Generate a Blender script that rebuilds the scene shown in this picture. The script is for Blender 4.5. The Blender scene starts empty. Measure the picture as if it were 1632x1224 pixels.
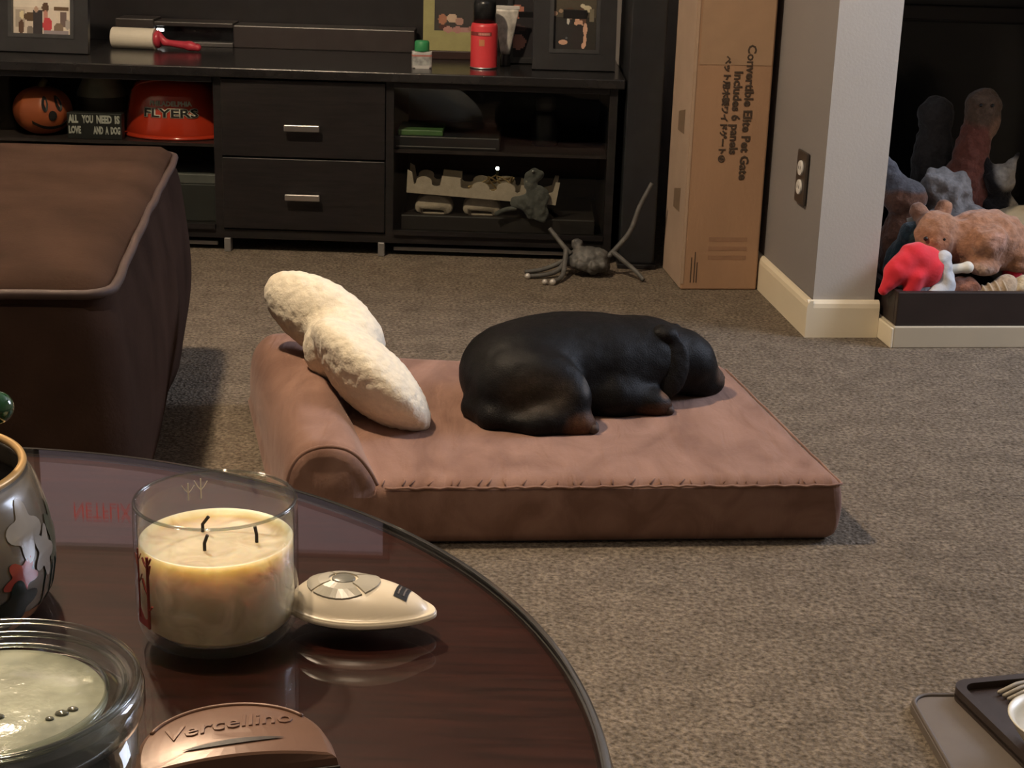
import bpy, bmesh, math, random
import numpy as np
from mathutils import Vector, Matrix, noise as mnoise
random.seed(4)
R = math.radians
PI = math.pi
S = bpy.context.scene
COL = S.collection

# ------------------------------------------------------------------ camera
cam_d = bpy.data.cameras.new('camera'); cam_d.sensor_width = 36; cam_d.lens = 56
cam_d.clip_start = 0.02
cam = bpy.data.objects.new('camera', cam_d); COL.objects.link(cam)
PITCH, ROLL, EYE = R(17.6), R(1.8), 0.93
fw = Vector((0, math.cos(PITCH), -math.sin(PITCH)))
r0 = Vector((1, 0, 0)); u0 = r0.cross(fw)
cr = r0*math.cos(ROLL) + u0*math.sin(ROLL); cu_ = -r0*math.sin(ROLL) + u0*math.cos(ROLL)
m = Matrix((cr, cu_, -fw)).transposed().to_4x4(); m.translation = (0, 0, EYE)
cam.matrix_world = m
S.camera = cam

# ------------------------------------------------------------------ light and exposure
S.view_settings.view_transform = 'Standard'; S.view_settings.look = 'None'
S.view_settings.gamma = 1; S.view_settings.use_curve_mapping = False
S.view_settings.exposure = 0.25
W = bpy.data.worlds.new('world'); S.world = W; W.use_nodes = True
bg = W.node_tree.nodes['Background']; bg.inputs[0].default_value = (.35, .5, .8, 1); bg.inputs[1].default_value = 0.3

LAMP_SPOTS = [(-0.85, 2.30, 134, 0), (-0.38, .86, 84, 70)]        # x, y, watts, cone in degrees (0 = bare globe)
LAMP_Z = 2.22
LAMP_COL = (1.0, .79, .56)
WIN_POWER = 54
WIN_COL = (.72, .80, 1.0)

# ------------------------------------------------------------------ materials
MATS = {}
def _bsdf(name):
    mt = bpy.data.materials.new(name); mt.use_nodes = True
    return mt, mt.node_tree, mt.node_tree.nodes['Principled BSDF']
def M(name, col, rough=.6, metal=0, spec=.5, var=.12, scale=25, bump=0, bscale=None, coat=0, sheen=0, stretch=None, detail=3):
    if name in MATS: return MATS[name]
    mt, nt, b = _bsdf(name)
    N = nt.nodes; L = nt.links
    tc = N.new('ShaderNodeTexCoord'); vec = tc.outputs['Object']
    if stretch:
        mp = N.new('ShaderNodeMapping'); mp.inputs['Scale'].default_value = stretch
        L.new(vec, mp.inputs[0]); vec = mp.outputs[0]
    nz = N.new('ShaderNodeTexNoise'); nz.inputs['Scale'].default_value = scale; nz.inputs['Detail'].default_value = detail
    L.new(vec, nz.inputs['Vector'])
    cr = N.new('ShaderNodeValToRGB')
    c0 = [max(0, c*(1-var)) for c in col]; c1 = [min(1, c*(1+var)) for c in col]
    cr.color_ramp.elements[0].position = .3; cr.color_ramp.elements[1].position = .7
    cr.color_ramp.elements[0].color = (*c0, 1); cr.color_ramp.elements[1].color = (*c1, 1)
    L.new(nz.outputs['Fac'], cr.inputs[0]); L.new(cr.outputs[0], b.inputs['Base Color'])
    b.inputs['Roughness'].default_value = rough; b.inputs['Metallic'].default_value = metal
    b.inputs['Specular IOR Level'].default_value = spec
    b.inputs['Coat Weight'].default_value = coat; b.inputs['Coat Roughness'].default_value = .08
    b.inputs['Sheen Weight'].default_value = sheen
    if bump:
        n2 = N.new('ShaderNodeTexNoise'); n2.inputs['Scale'].default_value = bscale or scale*4; n2.inputs['Detail'].default_value = 4
        L.new(vec, n2.inputs['Vector'])
        bp = N.new('ShaderNodeBump'); bp.inputs['Strength'].default_value = bump; bp.inputs['Distance'].default_value = .004
        L.new(n2.outputs['Fac'], bp.inputs['Height']); L.new(bp.outputs[0], b.inputs['Normal'])
    MATS[name] = mt
    return mt
def thin_glass(name, tint=(1, 1, 1), ior=1.5, rough=.01, haze=0.0):
    if name in MATS: return MATS[name]
    mt = bpy.data.materials.new(name); mt.use_nodes = True
    N = mt.node_tree.nodes; L = mt.node_tree.links
    N.remove(N['Principled BSDF']); out = N['Material Output']
    fr = N.new('ShaderNodeFresnel'); ge = N.new('ShaderNodeNewGeometry'); mi = N.new('ShaderNodeMapRange')   # same reflectance on both sides of a face
    mi.inputs[3].default_value = ior; mi.inputs[4].default_value = 1/ior
    L.new(ge.outputs['Backfacing'], mi.inputs[0]); L.new(mi.outputs[0], fr.inputs[0])
    nz = N.new('ShaderNodeTexNoise'); nz.inputs['Scale'].default_value = 30
    tr = N.new('ShaderNodeBsdfTransparent'); tr.inputs[0].default_value = (*tint, 1)
    gl = N.new('ShaderNodeBsdfAnisotropic'); gl.inputs['Roughness'].default_value = rough
    mx = N.new('ShaderNodeMixShader')
    L.new(fr.outputs[0], mx.inputs[0]); L.new(gl.outputs[0], mx.inputs[2])
    if haze:
        df = N.new('ShaderNodeBsdfDiffuse'); df.inputs[0].default_value = (.7, .7, .68, 1)
        m2 = N.new('ShaderNodeMixShader'); m2.inputs[0].default_value = haze
        mu = N.new('ShaderNodeMath'); mu.operation = 'MULTIPLY'; mu.inputs[1].default_value = haze*2
        L.new(nz.outputs['Fac'], mu.inputs[0]); L.new(mu.outputs[0], m2.inputs[0])
        L.new(tr.outputs[0], m2.inputs[1]); L.new(df.outputs[0], m2.inputs[2]); L.new(m2.outputs[0], mx.inputs[1])
    else:
        L.new(tr.outputs[0], mx.inputs[1])
    L.new(mx.outputs[0], out.inputs[0])
    MATS[name] = mt
    return mt
def emit(name, col, strength):
    if name in MATS: return MATS[name]
    mt, nt, b = _bsdf(name)
    b.inputs['Base Color'].default_value = (*[c*.2 for c in col], 1)
    b.inputs['Emission Color'].default_value = (*col, 1); b.inputs['Emission Strength'].default_value = strength
    MATS[name] = mt
    return mt
def vcol(name, rough=.6, bump=0, bscale=200, spec=.4, sheen=0, emission=0, var=.25, vscale=120, coat=0):
    """material that takes its colour from the mesh's 'Col' attribute with fine noise variation"""
    if name in MATS: return MATS[name]
    mt, nt, b = _bsdf(name); N = nt.nodes; L = nt.links
    at = N.new('ShaderNodeAttribute'); at.attribute_name = 'Col'
    tc = N.new('ShaderNodeTexCoord')
    nz = N.new('ShaderNodeTexNoise'); nz.inputs['Scale'].default_value = vscale; nz.inputs['Detail'].default_value = 3
    L.new(tc.outputs['Object'], nz.inputs['Vector'])
    mr = N.new('ShaderNodeMapRange'); mr.inputs[1].default_value = .25; mr.inputs[2].default_value = .75
    mr.inputs[3].default_value = 1-var; mr.inputs[4].default_value = 1+var
    L.new(nz.outputs['Fac'], mr.inputs[0])
    mx = N.new('ShaderNodeVectorMath'); mx.operation = 'SCALE'
    L.new(at.outputs['Color'], mx.inputs[0]); L.new(mr.outputs[0], mx.inputs['Scale'])
    L.new(mx.outputs[0], b.inputs['Base Color'])
    b.inputs['Roughness'].default_value = rough; b.inputs['Specular IOR Level'].default_value = spec
    b.inputs['Sheen Weight'].default_value = sheen; b.inputs['Coat Weight'].default_value = coat
    if emission:
        L.new(at.outputs['Color'], b.inputs['Emission Color']); b.inputs['Emission Strength'].default_value = emission
    if bump:
        n2 = N.new('ShaderNodeTexNoise'); n2.inputs['Scale'].default_value = bscale; n2.inputs['Detail'].default_value = 4
        L.new(tc.outputs['Object'], n2.inputs['Vector'])
        bp = N.new('ShaderNodeBump'); bp.inputs['Strength'].default_value = bump; bp.inputs['Distance'].default_value = .004
        L.new(n2.outputs['Fac'], bp.inputs['Height']); L.new(bp.outputs[0], b.inputs['Normal'])
    MATS[name] = mt
    return mt

# ------------------------------------------------------------------ object helpers
def tag(o, label=None, cat=None, group=None, kind=None):
    if label: o['label'] = label
    if cat: o['category'] = cat
    if group: o['group'] = group
    if kind: o['kind'] = kind
    return o
def thing(name, label, cat, loc=(0, 0, 0), rz=0, group=None, rot=None):
    o = bpy.data.objects.new(name, None); COL.objects.link(o); o.empty_display_size = .03
    o.location = loc; o.rotation_euler = rot if rot else (0, 0, rz)
    return tag(o, label, cat, group)
def obj(name, me, mat, parent=None, loc=(0, 0, 0), rot=(0, 0, 0), smooth=False):
    if isinstance(me, bmesh.types.BMesh):
        bm = me; me = bpy.data.meshes.new(name); bmesh.ops.recalc_face_normals(bm, faces=bm.faces); bm.to_mesh(me); bm.free()
    if smooth: me.polygons.foreach_set('use_smooth', [True]*len(me.polygons))
    if mat and not me.materials: me.materials.append(mat)
    o = bpy.data.objects.new(name, me); COL.objects.link(o)
    o.location = loc; o.rotation_euler = rot; o.parent = parent
    return o
def one(name, me, mat, label, cat, group=None, **k):
    return tag(obj(name, me, mat, **k), label, cat, group)
def struct(name, me, mat, **k): return tag(obj(name, me, mat, **k), kind='structure')

def box(x0, x1, y0, y1, z0, z1, bev=0, seg=2, bm=None):
    own = bm is None
    b = bmesh.new()
    vs = [b.verts.new(p) for p in ((x0,y0,z0),(x1,y0,z0),(x1,y1,z0),(x0,y1,z0),(x0,y0,z1),(x1,y0,z1),(x1,y1,z1),(x0,y1,z1))]
    for f in ((0,3,2,1),(4,5,6,7),(0,1,5,4),(1,2,6,5),(2,3,7,6),(3,0,4,7)): b.faces.new([vs[i] for i in f])
    if bev: bmesh.ops.bevel(b, geom=list(b.edges), offset=bev, segments=seg, affect='EDGES', profile=.5)
    if own: return b
    me = bpy.data.meshes.new('t'); b.to_mesh(me); b.free(); bm.from_mesh(me); bpy.data.meshes.remove(me)
    return bm
def lathe(prof, n=48, sx=1, sy=1, caps=True):
    b = bmesh.new(); rings = []
    for r, z in prof:
        if r < 1e-5: rings.append([b.verts.new((0, 0, z))])
        else: rings.append([b.verts.new((r*sx*math.cos(2*PI*i/n), r*sy*math.sin(2*PI*i/n), z)) for i in range(n)])
    for a, c in zip(rings, rings[1:]):
        if len(a) == 1 and len(c) == 1: continue
        for i in range(n):
            j = (i+1) % n
            if len(a) == 1: b.faces.new((a[0], c[i], c[j]))
            elif len(c) == 1: b.faces.new((a[i], a[j], c[0]))
            else: b.faces.new((a[i], a[j], c[j], c[i]))
    if caps:
        for rg in (rings[0], rings[-1]):
            if len(rg) > 2: b.faces.new(rg)
    return b
def prism(poly, z0, z1, bev=0, seg=2, only_top=False):
    b = bmesh.new()
    lo = [b.verts.new((x, y, z0)) for x, y in poly]; hi = [b.verts.new((x, y, z1)) for x, y in poly]
    n = len(poly); b.faces.new(lo[::-1]); b.faces.new(hi)
    for i in range(n): b.faces.new((lo[i], lo[(i+1) % n], hi[(i+1) % n], hi[i]))
    if bev:
        g = [e for e in b.edges if abs(e.verts[0].co.z-e.verts[1].co.z) < 1e-6 and (not only_top or e.verts[0].co.z > (z0+z1)/2)]
        bmesh.ops.bevel(b, geom=g, offset=bev, segments=seg, affect='EDGES', profile=.5)
    return b
def rrect(x0, x1, y0, y1, r, n=6):
    pts = []
    for cx, cy, a in ((x1-r, y0+r, -90), (x1-r, y1-r, 0), (x0+r, y1-r, 90), (x0+r, y0+r, 180)):
        for i in range(n+1):
            t = R(a+90*i/n); pts.append((cx+r*math.cos(t), cy+r*math.sin(t)))
    return pts
def smooth_path(pts, k=6, closed=False):
    P = [Vector(p) for p in pts]; n = len(P); out = []
    rng = range(n if closed else n-1)
    for i in rng:
        if closed: a, b, c, d = P[i-1], P[i], P[(i+1) % n], P[(i+2) % n]
        else: a, b, c, d = P[max(i-1, 0)], P[i], P[i+1], P[min(i+2, n-1)]
        for j in range(k):
            t = j/k
            out.append(.5*((2*b)+(c-a)*t+(2*a-5*b+4*c-d)*t*t+(3*b-a-3*c+d)*t**3))
    if not closed: out.append(P[-1])
    return out
def tube(pts, rad, n=8, closed=False, bm=None):
    own = bm is None
    b = bm or bmesh.new(); P = [Vector(p) for p in pts]; m_ = len(P); rings = []
    rads = rad if isinstance(rad, (list, tuple)) else [rad]*m_
    ref = Vector((0, 0, 1))
    for i, p in enumerate(P):
        t = (P[(i+1) % m_]-P[i-1]) if closed else (P[min(i+1, m_-1)]-P[max(i-1, 0)])
        t.normalize()
        if abs(t.dot(ref)) > .95: ref = Vector((1, 0, 0)) if abs(t.x) < .9 else Vector((0, 1, 0))
        s = t.cross(ref).normalized(); u = s.cross(t); ref = u
        rings.append([b.verts.new(p+(s*math.cos(2*PI*k/n)+u*math.sin(2*PI*k/n))*rads[i]) for k in range(n)])
    for i in range(m_ if closed else m_-1):
        a, c = rings[i], rings[(i+1) % m_]
        for k in range(n): b.faces.new((a[k], a[(k+1) % n], c[(k+1) % n], c[k]))
    if not closed: b.faces.new(rings[0][::-1]); b.faces.new(rings[-1])
    return b
def ball(c, r, bm=None, u=16, v=10, s=(1, 1, 1)):
    b = bm or bmesh.new()
    bmesh.ops.create_uvsphere(b, u_segments=u, v_segments=v, radius=r, matrix=Matrix.Translation(c) @ Matrix.Diagonal((*s, 1)))
    return b
def text_mesh(body, size, extrude=.0004, align='CENTER', matrix=None, bevel=0, spacing=1.0):
    cu = bpy.data.curves.new('txt', 'FONT'); cu.body = body; cu.size = size; cu.extrude = extrude
    cu.align_x = align; cu.align_y = 'CENTER'; cu.resolution_u = 2; cu.bevel_depth = bevel; cu.space_character = spacing
    o = bpy.data.objects.new('txt', cu); COL.objects.link(o)
    dg = bpy.context.evaluated_depsgraph_get(); dg.update()
    me = bpy.data.meshes.new_from_object(o.evaluated_get(dg))
    bpy.data.objects.remove(o); bpy.data.curves.remove(cu)
    if matrix is not None: me.transform(matrix)
    return me
UP = Matrix.Rotation(PI/2, 4, 'X')            # text lying in xy -> standing, read from -y
def painted(w, h, nx, nz, fn, tilt=0, z0=0, thick=.0015):
    """flat print: vertical panel in the local xz plane facing -y; fn(u,v) gives its colour, u right, v up in 0..1"""
    vs, fs, cs = [], [], []
    for j in range(nz):
        for i in range(nx):
            k = len(vs)
            for a, b_ in ((i, j), (i+1, j), (i+1, j+1), (i, j+1)): vs.append((-w/2+w*a/nx, 0, z0+h*b_/nz))
            fs.append((k, k+1, k+2, k+3)); cs.append(fn((i+.5)/nx, (j+.5)/nz))
    me = bpy.data.meshes.new('print'); me.from_pydata(vs, [], fs)
    ca = me.color_attributes.new('Col', 'FLOAT_COLOR', 'CORNER')
    ca.data.foreach_set('color', np.repeat(np.array([(*c, 1) for c in cs], dtype=np.float32), 4, axis=0).ravel())
    return me
def paint(shapes, bgc):
    """shapes: (kind, cx, cy, rx, ry, colour) drawn in order"""
    def f(u, v):
        c = bgc(u, v) if callable(bgc) else bgc
        for k, cx, cy, rx, ry, col in shapes:
            if k == 'e' and ((u-cx)/rx)**2+((v-cy)/ry)**2 < 1: c = col
            elif k == 'r' and abs(u-cx) < rx and abs(v-cy) < ry: c = col
        return c
    return f

# ---- smooth blobs: signed distance fields turned into one continuous mesh (naive surface nets)
def rotm(rx=0, ry=0, rz=0): return np.array(Matrix.Rotation(R(rz), 3, 'Z') @ Matrix.Rotation(R(ry), 3, 'Y') @ Matrix.Rotation(R(rx), 3, 'X'))
def frame(d, roll=0):
    d = Vector(d).normalized(); q = d.to_track_quat('X', 'Z').to_matrix()
    return np.array(q @ Matrix.Rotation(R(roll), 3, 'X'))
def ell(c, r, rot=None):
    c = np.array(c); r = np.array(r)
    def f(p):
        q = p-c
        if rot is not None: q = q @ rot
        k0 = np.sqrt(((q/r)**2).sum(-1))+1e-9; k1 = np.sqrt(((q/r**2)**2).sum(-1))+1e-9
        return k0*(k0-1)/k1
    f.lo = c-r.max(); f.hi = c+r.max()
    return f
def cap(a, b, ra, rb=None):
    rb = ra if rb is None else rb; a = np.array(a, float); b = np.array(b, float)
    def f(p):
        ab = b-a; t = np.clip(((p-a)@ab)/(ab@ab), 0, 1)
        return np.linalg.norm(p-a-t[..., None]*ab, axis=-1)-(ra+(rb-ra)*t)
    f.lo = np.minimum(a-ra, b-rb); f.hi = np.maximum(a+ra, b+rb)
    return f
def blob(prims, k=.02, step=.005, rough=0, rscale=60, color=None, clipz=None):
    lo = np.min([f.lo for f in prims], axis=0)-step*3-rough; hi = np.max([f.hi for f in prims], axis=0)+step*3+rough
    n = np.ceil((hi-lo)/step).astype(int)+1
    ax = [lo[i]+step*np.arange(n[i]) for i in range(3)]
    P = np.stack(np.meshgrid(*ax, indexing='ij'), -1)
    V = None
    for f in prims:
        d = f(P)
        if V is None: V = d
        else:
            h_ = np.clip(.5+.5*(V-d)/k, 0, 1); V = V*(1-h_)+d*h_-k*h_*(1-h_)
    if clipz is not None: V = np.maximum(V, clipz-P[..., 2])
    ins = V < 0
    acc = np.zeros((n[0]-1, n[1]-1, n[2]-1, 3)); cnt = np.zeros(acc.shape[:3])
    base = np.stack(np.meshgrid(*[np.arange(m_-1) for m_ in n], indexing='ij'), -1).astype(float)
    off = [(i, j, l) for i in (0, 1) for j in (0, 1) for l in (0, 1)]
    sl = lambda o: tuple(slice(o[a], n[a]-1+o[a]) for a in range(3))
    for o in off:
        for a in range(3):
            if o[a]: continue
            o2 = list(o); o2[a] = 1
            v0, v1 = V[sl(o)], V[sl(o2)]; c = (v0 < 0) != (v1 < 0)
            t = np.where(c, v0/(v0-v1+1e-20), 0)
            pt = np.zeros(acc.shape); pt += np.array(o); pt[..., a] += t
            acc += pt*c[..., None]; cnt += c
    act = cnt > 0; idx = -np.ones(cnt.shape, int); idx[act] = np.arange(act.sum())
    verts = lo+step*(base[act]+acc[act]/cnt[act][:, None])
    faces = []
    for a in range(3):
        b_, c_ = (a+1) % 3, (a+2) % 3
        s0 = [slice(None)]*3; s1 = [slice(None)]*3; s0[a] = slice(0, -1); s1[a] = slice(1, None)
        ch = ins[tuple(s0)] != ins[tuple(s1)]
        e = np.argwhere(ch)
        e = e[(e[:, b_] > 0) & (e[:, c_] > 0) & (e[:, b_] < n[b_]-1) & (e[:, c_] < n[c_]-1)]
        q = []
        for db, dc in ((-1, -1), (0, -1), (0, 0), (-1, 0)):
            w = e.copy(); w[:, b_] += db; w[:, c_] += dc; q.append(idx[w[:, 0], w[:, 1], w[:, 2]])
        q = np.stack(q, 1)
        flip = ~ins[e[:, 0], e[:, 1], e[:, 2]]
        q[flip] = q[flip][:, ::-1]
        faces.append(q)
    faces = np.concatenate(faces)
    if rough:
        ctr = verts.copy()
        # outward direction from face normals
        fn = np.cross(verts[faces[:, 1]]-verts[faces[:, 0]], verts[faces[:, 2]]-verts[faces[:, 0]])
        vn = np.zeros_like(verts)
        for i in range(4): np.add.at(vn, faces[:, i], fn)
        vn /= np.linalg.norm(vn, axis=1)[:, None]+1e-12
        h = np.array([mnoise.noise(Vector(p*rscale)) for p in verts])
        verts = verts+vn*(h*rough)[:, None]
    me = bpy.data.meshes.new('blob'); me.from_pydata(verts.tolist(), [], faces.tolist())
    me.polygons.foreach_set('use_smooth', [True]*len(me.polygons))
    if color:
        cs = np.ones((len(verts), 4), np.float32); cs[:, :3] = color(verts)
        ca = me.color_attributes.new('Col', 'FLOAT_COLOR', 'POINT'); ca.data.foreach_set('color', cs.ravel())
    return me
def flat(c): return lambda v: np.tile(np.array(c), (len(v), 1))

# ================================================================== THE SETTING
def carpet_mat():
    mt, nt, b = _bsdf('carpet'); N = nt.nodes; L = nt.links
    tc = N.new('ShaderNodeTexCoord')
    n1 = N.new('ShaderNodeTexNoise'); n1.inputs['Scale'].default_value = 135; n1.inputs['Detail'].default_value = 3; n1.inputs['Roughness'].default_value = .65
    n2 = N.new('ShaderNodeTexNoise'); n2.inputs['Scale'].default_value = 16; n2.inputs['Detail'].default_value = 5; n2.inputs['Roughness'].default_value = .7
    n3 = N.new('ShaderNodeTexVoronoi'); n3.inputs['Scale'].default_value = 170
    for n in (n1, n2, n3): L.new(tc.outputs['Object'], n.inputs['Vector'])
    r1 = N.new('ShaderNodeValToRGB'); e = r1.color_ramp.elements
    e[0].position = .33; e[0].color = (.066, .052, .037, 1); e[1].position = .68; e[1].color = (.235, .192, .146, 1)
    L.new(n1.outputs['Fac'], r1.inputs[0])
    mr = N.new('ShaderNodeMapRange'); mr.inputs[1].default_value = .3; mr.inputs[2].default_value = .7; mr.inputs[3].default_value = .74; mr.inputs[4].default_value = 1.24
    L.new(n2.outputs['Fac'], mr.inputs[0])
    sc = N.new('ShaderNodeVectorMath'); sc.operation = 'SCALE'; L.new(r1.outputs[0], sc.inputs[0]); L.new(mr.outputs[0], sc.inputs['Scale'])
    L.new(sc.outputs[0], b.inputs['Base Color'])
    ad = N.new('ShaderNodeMath'); L.new(n1.outputs['Fac'], ad.inputs[0]); L.new(n3.outputs['Distance'], ad.inputs[1])
    bp = N.new('ShaderNodeBump'); bp.inputs['Strength'].default_value = .45; bp.inputs['Distance'].default_value = .006
    L.new(ad.outputs[0], bp.inputs['Height']); L.new(bp.outputs[0], b.inputs['Normal'])
    b.inputs['Roughness'].default_value = .95; b.inputs['Specular IOR Level'].default_value = .1
    return mt
struct('floor', box(-2.6, 2.5, -1.7, 4.75, -.05, 0), carpet_mat())
WALLC = M('greige_wall_paint', (.47, .44, .395), rough=.75, var=.03, scale=3, bump=.08, bscale=180)
struct('ceiling', box(-2.6, 2.5, -1.7, 4.75, 2.44, 2.5), M('ceiling_paint', (.74, .71, .66), rough=.9, var=.03, bump=.1, bscale=90))
ACC = M('grey_accent_paint', (.235, .215, .205), rough=.7, var=.03, scale=3, bump=.08, bscale=180)
struct('wall_back', box(-2.5, .6, 4.6, 4.7, 0, 2.44), ACC)
struct('wall_left', box(-2.55, -2.45, -1.65, 4.7, 0, 2.44), WALLC)
struct('wall_front', box(-2.55, 2.45, -1.7, -1.6, 0, 2.44), WALLC)
# right wall with a window opening near the hearth
WY0, WY1, WZ0, WZ1 = 2.55, 3.55, .85, 2.05
bm = bmesh.new()
box(2.35, 2.45, -1.65, WY0, 0, 2.44, bm=bm); box(2.35, 2.45, WY1, 4.7, 0, 2.44, bm=bm)
box(2.35, 2.45, WY0, WY1, 0, WZ0, bm=bm); box(2.35, 2.45, WY0, WY1, WZ1, 2.44, bm=bm)
struct('wall_right', bm, WALLC)
TRIM = M('cream_trim_paint', (.80, .71, .53), rough=.38, var=.03, scale=4, spec=.5)
win = tag(obj('window_1', box(2.37, 2.43, WY0, WY1, WZ0, WZ0+.04), TRIM), kind='structure')
obj('window_frame', box(2.37, 2.43, WY0, WY1, WZ1-.04, WZ1), TRIM, win)
for y in (WY0, (WY0+WY1)/2-.015, WY1-.03): obj('window_frame', box(2.38, 2.42, y, y+.03, WZ0+.04, WZ1-.04), TRIM, win)
obj('pane', box(2.398, 2.402, WY0+.03, WY1-.03, WZ0+.04, WZ1-.04), thin_glass('window_glass'), win)
ld = bpy.data.lights.new('window_daylight', 'AREA'); ld.shape = 'RECTANGLE'; ld.size = WY1-WY0-.08; ld.size_y = WZ1-WZ0-.1
ld.energy = WIN_POWER; ld.color = WIN_COL
lo = bpy.data.objects.new('window_daylight', ld); COL.objects.link(lo)
lo.location = (2.36, (WY0+WY1)/2, (WZ0+WZ1)/2); lo.rotation_euler = (0, PI/2, 0)

# divider wall whose end faces the room
stub = [(.645, 3.345), (.780, 3.360), (.722, 4.62), (.502, 4.62)]
wd_ = struct('wall_divider', prism(stub, 0, 2.44), WALLC)
wd_.data.materials.append(ACC)
for p_ in wd_.data.polygons:
    if p_.normal.x < -.9: p_.material_index = 1
def base_strip(name, p, q, nrm):
    d = Vector((q[0]-p[0], q[1]-p[1])); n = Vector(nrm).normalized()
    b = bmesh.new(); L_ = []
    prof = [(0, 0), (.013, 0), (.013, .066), (.011, .075), (.006, .081), (0, .082)]
    for pt in (p, q): L_.append([b.verts.new((pt[0]+n.x*o, pt[1]+n.y*o, z)) for o, z in prof])
    for i in range(len(prof)-1): b.faces.new((L_[0][i], L_[1][i], L_[1][i+1], L_[0][i+1]))
    b.faces.new(L_[0]); b.faces.new(L_[1][::-1])
    struct(name, b, TRIM)
base_strip('baseboard_left', (.515, 4.52), (.644, 3.332), (-.993, -.112))
base_strip('baseboard_front', (.632, 3.344), (.790, 3.361), (.11, -.994))
# chimney wall behind the hearth
struct('wall_chimney', box(.735, 2.4, 4.0, 4.65, 0, 2.44), WALLC)
struct('added_lintel', box(.80, 2.36, 3.44, 3.995, .78, 2.44), WALLC)  # unseen block, added to keep lamp light off the rear toys
struct('added_jamb', box(1.31, 2.36, 3.44, 3.995, 0, .78), WALLC)  # unseen block, added to keep window light out of the toy niche

# ---------------- ceiling lamps (above the frame, light the room)
for (lx, ly, lw, cone), lab in zip(LAMP_SPOTS, ('round warm ceiling lamp above the ottoman', 'small recessed warm downlight above the coffee table')):
    t = thing('ceiling_lamp', lab, 'lamp', (lx, ly, 2.44), group='ceiling lamps')
    if cone:      # recessed downlight
        obj('can', lathe([(.075, 0), (.085, 0), (.085, -.006), (.066, -.010), (.060, -.004), (.060, .0)], 40, caps=False), M('white_can_trim', (.7, .69, .66), .5), t, smooth=True)
        obj('lens', lathe([(0, -.003), (.060, -.003), (.060, -.001), (0, -.001)], 32), emit('bulb_glow', LAMP_COL, 12), t)
        pl = bpy.data.lights.new('downlight_light', 'SPOT'); pl.energy = lw; pl.color = LAMP_COL; pl.shadow_soft_size = .05; pl.spot_size = R(cone); pl.spot_blend = .8
        po = bpy.data.objects.new('downlight_light', pl); COL.objects.link(po); po.location = (lx, ly, 2.41)
        continue
    obj('canopy', lathe([(0, 0), (.08, 0), (.075, -.03), (.02, -.04), (.02, -.10), (0, -.10)], 32), M('brushed_nickel', (.5, .48, .45), .35, 1), t, smooth=True)
    obj('shade', lathe([(.02, -.10), (.10, -.11), (.15, -.17), (.16, -.275), (.155, -.275), (.145, -.17), (.095, -.114), (.02, -.104)], 40, caps=False), M('frosted_shade', (.8, .75, .66), .5), t, smooth=True)
    obj('bulb', ball((0, 0, -.19), .025), emit('bulb_glow', LAMP_COL, 12), t, smooth=True)
    pl = bpy.data.lights.new('ceiling_lamp_light', 'POINT'); pl.energy = lw; pl.color = LAMP_COL; pl.shadow_soft_size = .045
    po = bpy.data.objects.new('ceiling_lamp_light', pl); COL.objects.link(po); po.location = (lx, ly, LAMP_Z-.03)

# ================================================================== TV STAND
BLK = M('black_oak_veneer', (.010, .0085, .0085), rough=.42, var=.35, scale=14, stretch=(1, 1, 12), bump=.05, spec=.35)
BLKTOP = M('black_stand_top', (.014, .013, .013), rough=.22, var=.2, scale=20, spec=.5)
SILV = M('satin_silver', (.62, .60, .58), rough=.32, metal=1, var=.04)
SILVD = M('dull_silver', (.30, .29, .28), rough=.45, metal=.7, var=.06)
GLS = thin_glass('cabinet_glass', (.90, .92, .90), 1.28)
SX0, SX1, SY0, SY1 = -1.40, .240, 3.975, 4.54
DX0, DX1 = -.745, -.335
t = thing('tv_stand', 'long low black tv stand with two drawers between glass-fronted cabinets', 'tv stand', (0, 0, 0))
obj('top', box(SX0-.012, SX1+.016, SY0-.02, SY1, .443, .467, .003), BLKTOP, t)
obj('back_panel', box(SX0, SX1, SY1-.02, SY1-.005, .035, .443), BLK, t)
obj('bottom_panel', box(SX0, SX1, SY0+.004, SY1-.02, .035, .058), BLK, t)
for x in (SX0, SX1-.02): obj('side_panel', box(x, x+.02, SY0, SY1-.005, .0, .443), BLK, t)
for x in (DX0-.02, DX1): obj('divider', box(x, x+.02, SY0+.004, SY1-.02, .058, .443), BLK, t)
for z0, z1, hz in ((.062, .243, .150), (.247, .438, .324)):
    d = obj('drawer', box(DX0+.001, DX1-.001, SY0-.004, SY0+.3, z0, z1, .002), BLK, t)
    hb = box(-.585, -.497, SY0-.030, SY0-.022, hz-.008, hz+.008, .002)
    for xx in (-.575, -.512): box(xx, xx+.008, SY0-.024, SY0-.003, hz-.004, hz+.004, bm=hb)
    obj('handle', hb, SILV, d)
for x0, x1 in ((SX0+.02, DX0-.02), (DX1+.02, SX1-.02)):
    d = obj('door', box(x0+.002, x1-.002, SY0, SY0+.005, .060, .440), GLS, t)
    obj('door_rail', box(x0+.001, x1-.001, SY0-.005, SY0+.008, .058, .070), BLK, d); obj('door_rail', box(x0+.001, x1-.001, SY0-.005, SY0+.008, .428, .441), BLK, d)
    sh = obj('shelf', box(x0, x1, SY0+.03, SY1-.02, .262, .270), M('shelf_board', (.030, .022, .021), .4, var=.2), t)
    obj('base_bar', box(x0, x1, SY0+.02, SY0+.03, .012, .022, .002), SILVD, t)
for x in (SX0+.03, DX0-.0, DX1-.018, SX1-.03): obj('foot', box(x, x+.017, SY0-.002, SY0+.028, 0, .036, .002), SILVD, t)
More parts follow.
